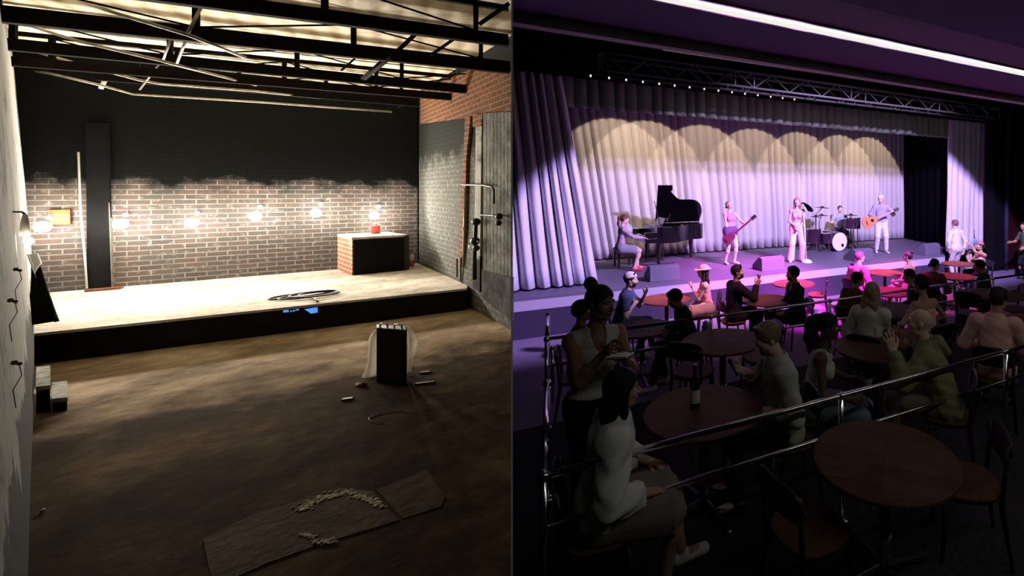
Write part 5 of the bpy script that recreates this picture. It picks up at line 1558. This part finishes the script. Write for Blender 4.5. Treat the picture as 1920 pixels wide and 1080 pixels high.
_, i3 = run(dict(label='woman singing in a pink crop top and wide flared trousers with long hair', fem=True, seated=False, H=1.74, fz=STZ, footpx=(1494, 491), face=272, skin='fair', hair=('long', 'pink_blonde', (.48, .22, .28)), hairlen=.34, hb=.013,
    head=(-6, -4, 0), top=dict(m=CL('pink_crop', (.80, .50, .62)), sleeve=0, neck='tank', name='crop_top', crop=.20), bottom=dict(m=CL('pale_pink_wool', (.85, .68, .74)), kind='flare', loose=.008), shoes=m_shoew,
    legs=dict(L=(-.17, .0, .085), R=(.17, .02, .085)), arms=dict(R=dict(p=(.06, .20, 1.00), n=(0, -1, 0), curl=.5), L=dict(p=(-.05, .22, .97), n=(0, -1, 0), curl=.5))))
_, i4 = run(dict(label='drummer in a pale blue shirt seated behind the drum kit', seated=True, H=1.74, fz=STZ, headpx=(1575, 395.5), Y=15.75, face=262, skin='fair', hair=('short', 'brown', (.12, .06, .04)), hb=.014, chair=False, zp=.60,
    head=(20, 0, 0), top=dict(m=CL('pale_blue', (.45, .50, .62)), sleeve=.3, neck='crew'), bottom=dict(m=CL('dark_denim', (.08, .06, .13))), shoes=m_shoeb,
    legs=dict(L=(-.28, .38, .09), R=(.28, .38, .09)), arms=dict(R=dict(p=(.20, .36, .82), curl=.9), L=dict(p=(-.20, .36, .80), curl=.9))))
_, i5 = run(dict(label='man in a light cap and lilac sweater playing an orange acoustic guitar', seated=False, H=1.80, fz=STZ, footpx=(1652, 473.5), face=268, skin='fair', hair=None, hat='beanie', hatm=CL('cream_knit', (.80, .72, .66)), hb=.013,
    head=(-25, 22, 0), lean=4, top=dict(m=CL('lilac_knit', (.46, .42, .55)), sleeve=1, neck='crew', name='sweater', loose=.012, hem=.10), bottom=dict(m=CL('white_denim', (.80, .78, .84)), loose=.008), shoes=m_shoew,
    legs=dict(L=(-.15, .06, .085), R=(.14, -.02, .085)), arms=dict(R=dict(px=(1640, 408, -.22), n=(0, -1, 0), curl=.4), L=dict(px=(1672, 396.5, -.26), n=(0, 0, 1), curl=.9))))

# guitars
def guitar(info, body_uv, head_uv, dY, colr, lab, name, acoustic):
    oy = info['org'].y+dY
    a = atY(*body_uv, oy); h = atY(*head_uv, oy-.05); d = (h-a).normalized()
    nn = Vector((0, -1, .12)); nn = (nn-d*nn.dot(d)).normalized(); w = d.cross(nn)
    o = empty(name, a)
    L = .46 if acoustic else .36; mb = MB(); out = []
    for k in range(48):
        th = 2*PI*k/48; x = math.cos(th)
        if acoustic: r = .175+.035*(-x)-.055*math.exp(-((x-.18)/.28)**2)
        else: r = .13+.02*(-x)-.04*math.exp(-((x-.1)/.3)**2)
        out.append(a+d*(x*L*.52-.02)+w*(math.sin(th)*r*1.12))
    th_ = .09 if acoustic else .045
    mb.extr([p+nn*(th_/2) for p in out], nn*-th_); mb.build('guitar_body', colr, o, smooth='angle', bevel=.006)
    if acoustic: MB().lathe(a+d*.06+nn*(th_/2), [(.048, 0), (.048, .003)], 24, ax=nn).build('sound_hole', m_blackpaint, o, smooth='angle')
    MB().box(a-d*.12+nn*(th_/2+.006), (.03, .12, .012), (d, w, nn)).build('bridge', m_blackwood, o)
    L2 = (h-a).length
    MB().box(a+d*(L*.5+(L2-L*.5)/2)+nn*(th_/2-.005), (L2-L*.5, .05, .03), (d, w, nn)).build('neck', colr if not acoustic else mat('pale_neck', (.6, .38, .3), .5), o, bevel=.006)
    hd = MB().box(h+d*.07+nn*(th_/2-.015), (.17, .075, .02), (d, w, nn)).build('headstock', m_blackwood, o, bevel=.006)
    mb = MB()
    for i in range(3):
        for s in (-1, 1): mb.box(h+d*(.02+.045*i)+w*(s*.05)+nn*(th_/2-.015), (.015, .03, .012), (d, w, nn))
    mb.build('tuning_pegs', m_chrome, o)
    tag(o, lab, 'guitar')
guitar(i2, (1368, 446), (1409, 411), -.26, mat('dark_red_bass', (.10, .03, .06), .3), 'dark bass guitar with a reddish neck held by the woman in the tank top', 'bass_guitar', False)
guitar(i5, (1632, 415), (1676, 395), -.30, mat('orange_spruce', (.75, .26, .10), .35), 'orange acoustic guitar held by the man in the light cap', 'acoustic_guitar', True)
mb = MB()
for s, kk in ((-1, 'L'), (1, 'R')):
    w = i4['A'][s][1]; p = toworld(i4, w); q = toworld(i4, w+V3(s*-.05, .38, .04))
    o = MB().tube([p, q], [.008, .006], 6).build('drumstick', mat('pale_maple', (.6, .45, .3), .6), smooth=True); tag(o, 'thin drumstick in the '+('left' if s < 0 else 'right')+' hand of the drummer', 'drumstick')

# --- people at the tables by the stage (main floor)
run(dict(label='bearded man in a pale cap and navy tee, seated, gesturing', H=1.76, fz=MAINZ, headpx=(1183, 525), face=8, skin='light', hair=('short', 'black', (.02, .015, .012)), beard=True, hat='beanie', hatm=CL('lavender_cap', (.66, .60, .70)), hb=.012,
    head=(0, 3, 0), lean=14, top=dict(m=CL('navy', (.07, .09, .17)), sleeve=.35, neck='crew', loose=.01), bottom=dict(m=black), shoes=m_shoew, legs=dict(L=(-.12, .50, .085), R=(.12, .30, .085)),
    arms=dict(R=dict(px=(1190, 569, -.05), curl=.7), L=dict(px=(1208, 555, .0), f=(.1, .4, .9), n=(.4, -.5, .6), curl=.15, spread=1.2, e=(-.4, -.1, -.9))), chairlab='black chair under the man in the pale cap'))
run(dict(label='seated woman in a pink sun hat and pink sleeveless dress facing left', fem=True, H=1.66, fz=MAINZ, headpx=(1318, 509), face=192, skin='light', hair=('long', 'black', (.02, .012, .012)), hairlen=.22, hat='sun', hatm=CL('pink_felt', (.85, .33, .36)), hb=.012,
    head=(10, -6, 0), lean=8, top=dict(m=CL('coral', (.85, .32, .32)), sleeve=0, neck='tank', name='dress_top'), bottom=dict(m=CL('cream_skirt', (.7, .62, .56)), kind='skirt', len=.75), shoes=m_shoew,
    arms=dict(R=dict(px=(1311, 560, .1), curl=.4), L=dict(px=(1298, 539, -.05), f=(-.2, .5, .6), n=(0, -.3, .9), curl=.7, e=(-.3, -.2, -.9))), chairlab='black chair with a red-lit seat under the woman in the pink sun hat'))
_, i8 = run(dict(label='man in a black jacket seen from behind, raising a glass toward the stage', H=1.82, fz=MAINZ, headpx=(1383, 510), face=28, skin='tan', hair=('short', 'black', (.02, .015, .012)), beard=True, hb=.012,
    head=(-25, -3, 0), lean=6, top=dict(m=black, sleeve=1, neck='crew', name='jacket', loose=.014), bottom=dict(m=black), shoes=m_shoeb,
    arms=dict(R=dict(px=(1418, 535, .12), f=(.2, .5, .8), curl=.95, e=(.5, -.1, -.8)), L=dict(p=(-.2, .3, .68))), chairlab='black chair under the man raising a glass'))
p = toworld(i8, i8['A'][1][1]+V3(-.01, .06, .08))
o = empty('wine_glass', p); MB().lathe(p+Vector((0, 0, -.02)), [(.02, 0), (.006, .006), (.005, .05), (.02, .06), (.036, .09), (.038, .12), (.035, .14)], 16).build('bowl', mat('violet_glass', (.35, .22, .4), .08, spec=.8), o, smooth=True)
tag(o, 'small stemmed glass held up by the man in the black jacket', 'glass')
run(dict(label='man in a hot pink jacket, back turned, at the red-pink table', H=1.76, fz=MAINZ, headpx=(1612, 482.5), face=35, skin='light', hair=('short', 'dyed_pink', (.30, .06, .18)), hb=.013, head=(-15, 0, 0), lean=8,
    top=dict(m=CL('pink_suit', (.85, .18, .42)), sleeve=1, neck='blazer', name='suit_jacket', loose=.016), bottom=dict(m=CL('pink_black', (.3, .04, .13))), shoes=m_shoeb, chairlab='black chair under the man in the pink jacket'))
run(dict(label='bare-shouldered woman in a pink dress, back turned, at the red-pink table', fem=True, H=1.68, fz=MAINZ, headpx=(1702, 481.5), face=135, skin='fair', hair=('topbun', 'plum', (.10, .03, .08)), hb=.013, head=(12, 0, 0), lean=5,
    top=dict(m=CL('rose_dress', (.75, .20, .28)), sleeve=0, neck='off', name='dress_top'), bottom=dict(m=CL('rose_skirt', (.75, .42, .46)), kind='skirt', len=.9), shoes=m_shoew, chairlab='black chair under the bare-shouldered woman by the red-pink table'))
# standing couple and the woman beside them
run(dict(label='standing man in a white shirt and pale trousers seen from behind, right of the stage', seated=False, H=1.80, fz=MAINZ, headpx=(1790.5, 420), face=112, skin='fair', hair=('short', 'mauve_brown', (.22, .12, .13)), hb=.014, head=(0, 0, 0),
    top=dict(m=CL('white_shirt', (.74, .72, .76)), sleeve=.95, neck='collar', hem=.09, loose=.008), bottom=dict(m=CL('pale_chinos', (.60, .52, .56))), shoes=m_shoeb,
    legs=dict(L=(-.13, 0, .085), R=(.13, .04, .085)), arms=dict(L=dict(p=(-.30, -.02, .95), e=(-.8, -.5, -.1)), R=dict(p=(.28, .0, .92), e=(.8, -.5, -.1)))))
run(dict(label='standing blonde woman in a dark top and pale blue skirt', fem=True, seated=False, H=1.76, fz=MAINZ, headpx=(1819, 413.5), face=125, skin='fair', hair=('long', 'pale_blonde', (.75, .58, .46)), hairlen=.20, hb=.014, head=(-8, 0, 0),
    top=dict(m=CL('black_top', (.03, .03, .05)), sleeve=0, neck='off', name='strapless_top', hem=-.08), bottom=dict(m=CL('sky_blue', (.42, .62, .82)), kind='skirt', len=.75), shoes=m_shoew,
    legs=dict(L=(-.1, 0, .085), R=(.1, .03, .085)), arms=dict(L=dict(p=(-.12, .22, 1.10), e=(-1, -.2, -.3)), R=dict(p=(.24, .05, .85)))))
run(dict(label='seated woman with bound hair and pink straps at the dull red table', fem=True, H=1.66, fz=MAINZ, headpx=(1837, 461), face=195, skin='tan', hair=('lowbun', 'black', (.02, .012, .012)), bunk=1.4, hat='beanie', hatm=CL('mauve_scarf', (.35, .16, .20)), hb=.014, head=(-5, 0, 0),
    top=dict(m=CL('pink_straps', (.70, .38, .40)), sleeve=0, neck='tank'), bottom=dict(m=black), shoes=m_shoeb, arms=dict(R=dict(p=(.18, .34, .70)), L=dict(px=(1821, 458, 0), f=(0, 1, .3))), chairlab='black chair under the woman with pink straps'))

# --- second row behind the far railing (mid tier)
run(dict(label='dark-haired man in a black suit, head bent left, behind the far railing', H=1.74, fz=MAINZ, headpx=(1265, 560), face=200, skin='brown', hair=('wavy', 'black', (.02, .015, .012)), hb=.012, head=(10, 25, 0), lean=16,
    top=dict(m=black, sleeve=1, neck='blazer', name='suit_jacket', loose=.014), bottom=dict(m=black), shoes=m_shoew, legs=dict(L=(-.1, .55, .085), R=(.12, .35, .085)), arms=dict(R=dict(p=(.14, .34, .72)), L=dict(p=(-.14, .34, .72))), chairlab='black chair under the man with his head bent left'))
run(dict(label='dark round head of a seated person just behind the waitress shoulder', H=1.70, fz=MAINZ, headpx=(1093, 583), face=20, skin='brown', hair=('afro', 'soft_black', (.03, .022, .018)), hb=.013, head=(0, 0, 0),
    top=dict(m=black, sleeve=1, neck='crew'), bottom=dict(m=black), shoes=m_shoeb, chairlab='black chair hidden behind the waitress'))
run(dict(label='bearded man in a dark suit, profile facing left, before the pink table', H=1.80, fz=MAINZ, headpx=(1486, 513.5), face=198, skin='tan', hair=('wavy', 'black', (.02, .015, .012)), beard=True, hb=.012, head=(-5, 3, 0), lean=6,
    top=dict(m=CL('charcoal', (.035, .035, .038)), sleeve=1, neck='blazer', name='suit_jacket', loose=.014), bottom=dict(m=black), shoes=m_shoeb, chairlab='black chair under the bearded man in profile'))
run(dict(label='dark-haired person in a rust top, back turned, left of the blonde woman', H=1.70, fz=MAINZ, headpx=(1608, 524), face=45, skin='tan', hair=('wavy', 'black', (.02, .015, .012)), hb=.012, head=(-35, 5, 0), lean=10,
    top=dict(m=CL('rust', (.16, .06, .03)), sleeve=1, neck='crew', name='jumper', loose=.012), bottom=dict(m=CL('dark_navy', (.02, .02, .05))), shoes=m_shoeb, chairlab='black chair under the person in the rust top'))
run(dict(label='dark-haired person in a charcoal jacket, just left of the off-shoulder dress', H=1.74, fz=MAINZ, headpx=(1704, 518), face=160, skin='tan', hair=('short', 'black', (.02, .015, .012)), hb=.012, head=(0, 12, 0), lean=12,
    top=dict(m=CL('charcoal', (.035, .035, .038)), sleeve=1, neck='crew', name='jacket', loose=.012), bottom=dict(m=black), shoes=m_shoeb, chairlab='black chair under the charcoal jacket, left of the off-shoulder dress'))
run(dict(label='woman with a low dark bun and brown top looking right', fem=True, H=1.72, fz=MAINZ, headpx=(1753, 496), face=60, skin='tan', hair=('lowbun', 'black', (.02, .015, .012)), hb=.013, head=(-45, 5, 0), lean=12,
    top=dict(m=CL('maroon', (.15, .05, .035)), sleeve=1, neck='crew', name='jumper', loose=.012), bottom=dict(m=black), shoes=m_shoeb, chairlab='black chair under the woman with the low dark bun'))
run(dict(label='dark-haired person in a black-green jacket, rightmost of the second row', H=1.76, fz=MAINZ, headpx=(1836, 499), face=145, skin='brown', hair=('short', 'black', (.02, .015, .012)), hb=.013, head=(5, 8, 0), lean=12,
    top=dict(m=CL('black_green', (.025, .032, .028)), sleeve=1, neck='crew', name='jacket', loose=.016), bottom=dict(m=black), shoes=m_shoeb, chairlab='black chair under the black-green jacket'))
run(dict(label='dim person in a dark green shirt standing by the doorway at the right edge', seated=False, H=1.72, fz=MAINZ, headpx=(1920, 424), face=190, skin='tan', hair=('short', 'black', (.02, .015, .012)), hb=.014,
    top=dict(m=CL('dark_green', (.07, .09, .06)), sleeve=.4, neck='crew'), bottom=dict(m=black), shoes=m_shoeb, arms=dict(R=dict(p=(.18, .36, 1.12), f=(0, 1, 0)), L=dict(p=(-.2, .2, 1.0)))))

# --- between the railings
_, iw = run(dict(label='standing waitress in a pale sleeveless blouse with a hair bun, writing on a notepad', fem=True, seated=False, H=1.74, fz=0, headpx=(1126, 568), face=308, skin='brown', hair=('topbun', 'black', (.02, .014, .012)), bunk=1.25, near=True, hb=.009,
    head=(34, 8, 0), lean=4, top=dict(m=CL('sage_blouse', (.46, .46, .40)), sleeve=0, neck='v', name='blouse', hem=-.07, loose=.002, wr=.002), bottom=dict(m=black), shoes=m_shoeb, fat=1.06,
    arms=dict(R=dict(px=(1139, 654, -.20), f=(.2, .9, .25), n=(-.8, 0, -.4), curl=.75, e=(.9, -.5, -.6)), L=dict(px=(1164, 663, -.25), f=(.35, .9, -.05), n=(.1, .1, 1), curl=.25, e=(-.5, -.6, -.6)))))
w = toworld(iw, iw['A'][-1][1]); d_ = toworld(iw, iw['A'][-1][1]+V3(.35, .9, -.05)*.09)
o = empty('notepad', d_)
ax_ = Vector((.9, -.3, .15)).normalized(); sd = ax_.cross(Z3).normalized(); up_ = sd.cross(ax_)
MB().box(d_+up_*.022, (.15, .085, .012), (ax_, sd, up_)).build('pages', m_white, o, bevel=.002); MB().box(d_+up_*.014, (.155, .09, .004), (ax_, sd, up_)).build('cover', m_blackpaint, o)
tag(o, 'small white notepad in the waitress left hand', 'notepad')
w = toworld(iw, iw['A'][1][1]+V3(.01, .09, .03)); o = MB().tube([w+Vector((-.06, 0, .012)), w+Vector((.09, 0, -.012))], .0045, 8).build('pen', m_blackpaint, smooth=True); tag(o, 'black pen in the waitress right hand', 'pen')
pw = atY(1097, 701, iw['org'].y-.20); o = empty('apron_pouch', pw)
MB().box(pw, (.10, .03, .13), (Vector((.95, .2, 0)).normalized(), Vector((-.2, .95, 0)).normalized(), Z3)).build('pouch', CL('grey_canvas', (.10, .09, .085)), o, bevel=.008)
MB().box(pw+Vector((0, 0, .065)), (.09, .034, .012), (Vector((.95, .2, 0)).normalized(), Vector((-.2, .95, 0)).normalized(), Z3)).build('clip', m_chrome, o, bevel=.002)
tag(o, 'grey pouch with a metal clip at the waitress hip', 'pouch')
_, iv = run(dict(label='woman with long black hair and white blouse, back turned, left of the bottle', fem=True, H=1.70, fz=0, headpx=(1167, 729), face=22, skin='tan', hair=('long', 'jet_black', (.012, .010, .010)), hairlen=.36, near=True, hb=.009,
    head=(8, 5, 0), lean=10, fat=1.12, top=dict(m=CL('white_satin', (.66, .68, .62), .6), sleeve=.9, neck='crew', name='blouse', loose=.03, wr=.012, hem=.04), bottom=dict(m=CL('taupe_skirt', (.20, .17, .14)), kind='skirt', len=1.0, loose=.01), shoes=m_shoew,
    legs=dict(L=(-.08, .50, .085), R=(.12, .36, .085)), arms=dict(R=dict(p=(.16, .26, .66), n=(0, 0, -1)), L=dict(p=(-.16, .3, .66), n=(0, 0, -1))), chairlab='black chair under the woman with long black hair'))
_, ip = run(dict(label='man with short fair-brown hair and a pale green shirt looking down at his phone', H=1.80, fz=0, headpx=(1439, 634), face=196, skin='light', hair=('short', 'fair_brown', (.22, .15, .09)), beard=True, near=True, hb=.009,
    head=(4, 24, 0), lean=8, fat=1.05, top=dict(m=CL('pale_green_shirt', (.46, .48, .40)), sleeve=.78, neck='collar', loose=.012, wr=.006, hem=.10), bottom=dict(m=black), shoes=m_shoeb,
    arms=dict(R=dict(px=(1396, 696, .12), f=(-.1, .8, .35), n=(-.4, .2, .9), curl=.8, e=(.6, -.4, -.6)), L=dict(px=(1434, 770, -.15), f=(.1, .9, -.3), n=(.2, 0, -1), curl=.3, e=(-.6, -.5, -.5)), ), chairlab='black chair under the man with the phone'))
w = toworld(ip, ip['A'][1][1]+V3(-.03, .10, .055)); o = empty('phone', w)
a_ = Vector((-.55, .1, .85)).normalized(); s_ = Vector((.1, 1, 0)).normalized(); n_ = a_.cross(s_).normalized(); s_ = n_.cross(a_)
MB().box(w, (.145, .072, .009), (a_, s_, n_)).build('case', m_blackpaint, o, bevel=.004); MB().box(w+n_*.0055, (.135, .064, .002), (a_, s_, n_)).build('screen', mat('violet_phone_glass', (.12, .07, .35), .1, emis=(.3, .15, .9), estr=.12), o)
if n_.dot(-w) < 0: pass
tag(o, 'violet-tinted phone in the raised hand of the man in the pale green shirt', 'phone')
run(dict(label='woman in a white crop top and light jeans with a dark ponytail', fem=True, H=1.70, fz=0, headpx=(1553, 612), face=350, skin='dark', hair=('ponytail', 'braided_black', (.02, .016, .018)), ponyk=1.7, near=True, hb=.009, head=(4, 4, 0), lean=12,
    top=dict(m=CL('off_white', (.52, .54, .46)), sleeve=0, neck='tank', name='crop_top', crop=.17), bottom=dict(m=CL('light_denim', (.14, .18, .20)), loose=.012), shoes=m_shoew, legs=dict(L=(-.10, .52, .085), R=(.12, .42, .085)),
    arms=dict(R=dict(p=(.16, .34, .66)), L=dict(p=(-.16, .36, .70))), chairlab='black chair under the woman in the white crop top'))
run(dict(label='blonde woman with very long straight hair and a cream blouse, back turned to us', fem=True, H=1.70, fz=0, headpx=(1635, 548), face=62, skin='light', hair=('long', 'long_blonde', (.34, .25, .14)), hairlen=.62, hb=.011, head=(-5, 0, 0), lean=12,
    top=dict(m=CL('cream_blouse', (.58, .54, .46)), sleeve=1, neck='crew', name='blouse', loose=.02, hem=.10), bottom=dict(m=CL('dark_navy', (.02, .02, .05))), shoes=m_shoew, arms=dict(R=dict(px=(1648, 583, .15)), L=dict(p=(-.18, .3, .7))), chairlab='black chair under the long-haired blonde woman'))
_, ih = run(dict(label='bald man in an olive hooded sweatshirt, back turned, hands raised over the table', H=1.80, fz=0, headpx=(1724, 605), zp=.52, face=158, skin='light', hair=None, near=True, hb=.009, head=(6, -4, 0), lean=20, fat=1.08,
    top=dict(m=CL('olive_fleece', (.22, .22, .11)), sleeve=1, neck='hood', name='hoodie', loose=.02, wr=.007, hem=.14), bottom=dict(m=CL('tan_twill', (.22, .18, .13))), shoes=m_shoeb,
    arms=dict(L=dict(px=(1675, 660, -.05), f=(.05, .3, 1), n=(.9, .4, 0), curl=.2, spread=1.5, e=(-.5, -.4, -.8)), R=dict(px=(1692, 640, .25), f=(-.1, .5, .9), n=(-.9, .3, 0), curl=.25, spread=1.3, e=(.5, -.4, -.8))), chairlab='black chair under the bald man in the olive sweatshirt'))
run(dict(label='woman in a blush off-shoulder dress with dark pinned-up hair, back turned', fem=True, H=1.72, fz=0, headpx=(1726, 533), face=118, skin='tan', hair=('wavy', 'black', (.02, .015, .012)), hb=.011, head=(10, 8, 0), lean=8,
    top=dict(m=CL('blush_satin', (.66, .46, .38)), sleeve=0, neck='off', name='dress_top', loose=.006), bottom=dict(m=CL('blush_skirt', (.35, .2, .16)), kind='skirt', len=.8), shoes=m_shoew, arms=dict(R=dict(p=(.20, .24, .70), e=(.9, -.4, -.3)), L=dict(p=(-.18, .26, .70), e=(-.9, -.4, -.3))), chairlab='black chair under the woman in the off-shoulder dress'))
run(dict(label='person with short dark curls in a peach blazer, back turned, near the right edge', H=1.74, fz=0, headpx=(1871, 561), face=62, skin='tan', hair=('wavy', 'dark_brown', (.04, .025, .02)), hb=.010, head=(-35, 8, 0), lean=10,
    top=dict(m=CL('peach_wool', (.80, .47, .38)), sleeve=1, neck='blazer', name='blazer', loose=.014, hem=.14), bottom=dict(m=black), shoes=m_shoeb, arms=dict(R=dict(p=(.20, .34, .70)), L=dict(p=(-.2, .3, .68))), chairlab='black chair with a curved back behind the peach blazer'))
# =================================================================== CAMERA, LIGHT
cam = bpy.data.cameras.new('camera'); co = bpy.data.objects.new('camera', cam); COL.objects.link(co)
co.location = (0, 0, EYE); co.rotation_euler = (PI/2, 0, 0)
cam.sensor_width = 36; cam.lens = F/1920*36; cam.shift_x = -(CU-960)/1920; cam.shift_y = -(540-HV)/1920; cam.clip_start = .02; cam.clip_end = 200
SC.camera = co
w = bpy.data.worlds.new('world'); SC.world = w; w.use_nodes = True
w.node_tree.nodes['Background'].inputs[0].default_value = (.02, .018, .022, 1); w.node_tree.nodes['Background'].inputs[1].default_value = .0
def spot(loc, tgt, power, col, size, blend, rad=.05, name='stage_spot'):
    l = bpy.data.lights.new(name, 'SPOT'); l.energy = power; l.color = col; l.spot_size = math.radians(size); l.spot_blend = blend; l.shadow_soft_size = rad
    o = bpy.data.objects.new(name, l); COL.objects.link(o); o.location = loc
    d = Vector(tgt)-Vector(loc); o.rotation_euler = d.to_track_quat('-Z', 'Y').to_euler(); return o
def point(loc, power, col, rad=.05, name='lamp_light'):
    l = bpy.data.lights.new(name, 'POINT'); l.energy = power; l.color = col; l.shadow_soft_size = rad
    o = bpy.data.objects.new(name, l); COL.objects.link(o); o.location = loc; return o
LAV = (.60, .42, 1.0); WARM = (1.0, .74, .48); PINK = (1.0, .12, .55); MAG = (.95, .12, .85)
# big lavender front spot
LS = st(7.1, -6.0, 5.99); spot(LS, LS+SN*.598-Vector((0, 0, .801)), 8200, LAV, 97.2, .04, .2)
# warm row behind the valance, aimed at the backdrop
for i, u in enumerate((1150, 1212, 1315, 1411, 1497, 1573, 1625)):
    s = sval(pt(u, 245, TBK)); spot(st(s, 1.6, 4.75), st(s, 4.05, 2.80), 190, WARM, 63, .05, .03)
# pink and magenta specials
SP = lambda s, t=-5.0: st(s, t, 5.9)
spot(SP(6.0), st(5.6, .9, STZ+.6), 4200, (1, .22, .85), 19, .6, .08)
spot(SP(5.5), st(5.0, .3, STZ), 7500, (1, .08, .9), 34, .9, .08)
spot(SP(6.6), st(6.2, -1.4, MAINZ), 8000, (1, .02, .85), 28, .7, .08)
spot(SP(9.0), st(9.2, -1.2, MAINZ), 3500, (1, .08, .40), 30, .7, .08)
spot(SP(3.6), st(3.3, -1.2, MAINZ), 1500, (1, .30, .45), 24, .8, .08)
for key, e, c, ang in (('front1', 4500, (1, .20, .55), 8.5), ('front2', 15000, (1, .02, .6), 8), ('front3', 13000, (1, .03, .55), 7.5), ('front4', 3000, (1, .2, .5), 6), ('rowB2', 700, (1, .02, .2), 5)):
    q = TABLES[key]; s_ = sval(q); spot(SP(s_), q, e, c, ang, .5, .05)
q = onz(1532, 551, MAINZ+.445); spot(SP(sval(q)), q, 9000, (1, .02, .5), 5, .6, .05)
# fill light added under the ceiling lip to lift the dim valance
wl = bpy.data.lights.new('lip_valance_fill', 'AREA'); wl.shape = 'RECTANGLE'; wl.size = 14; wl.size_y = .06; wl.energy = 16; wl.color = (.80, 1, .72)
wo = bpy.data.objects.new('lip_valance_fill', wl); COL.objects.link(wo); wo.location = st(6.5, -4.3, 3.9)
wo.rotation_euler = (SN*1.0+Vector((0, 0, .12))).to_track_quat('-Z', 'Z').to_euler()
# strip light over the rear of the hall, behind the camera
al = bpy.data.lights.new('rear_strip_light', 'AREA'); al.shape = 'RECTANGLE'; al.size = 11; al.size_y = .16; al.energy = 40; al.color = (1, .98, .90)
ao = bpy.data.objects.new('rear_strip_light', al); COL.objects.link(ao); ao.location = st(6.5, -9.6, 3.9); ao.rotation_euler = (math.radians(0), 0, math.atan2(SA.y, SA.x))
# floodlights of the warehouse, aimed out from the wall
for p in FLOODS:
    spot(p, p+bn+Vector((0, 0, .33)), 380, (1, .90, .76), 172, .6, .08, 'flood_light')
# SC settings
SC.view_settings.view_transform = 'Standard'; SC.view_settings.look = 'None'; SC.view_settings.gamma = 1; SC.view_settings.exposure = 0
try: SC.view_settings.use_curve_mapping = False
except Exception: pass
SC.cycles.max_bounces = 6; SC.cycles.diffuse_bounces = 2
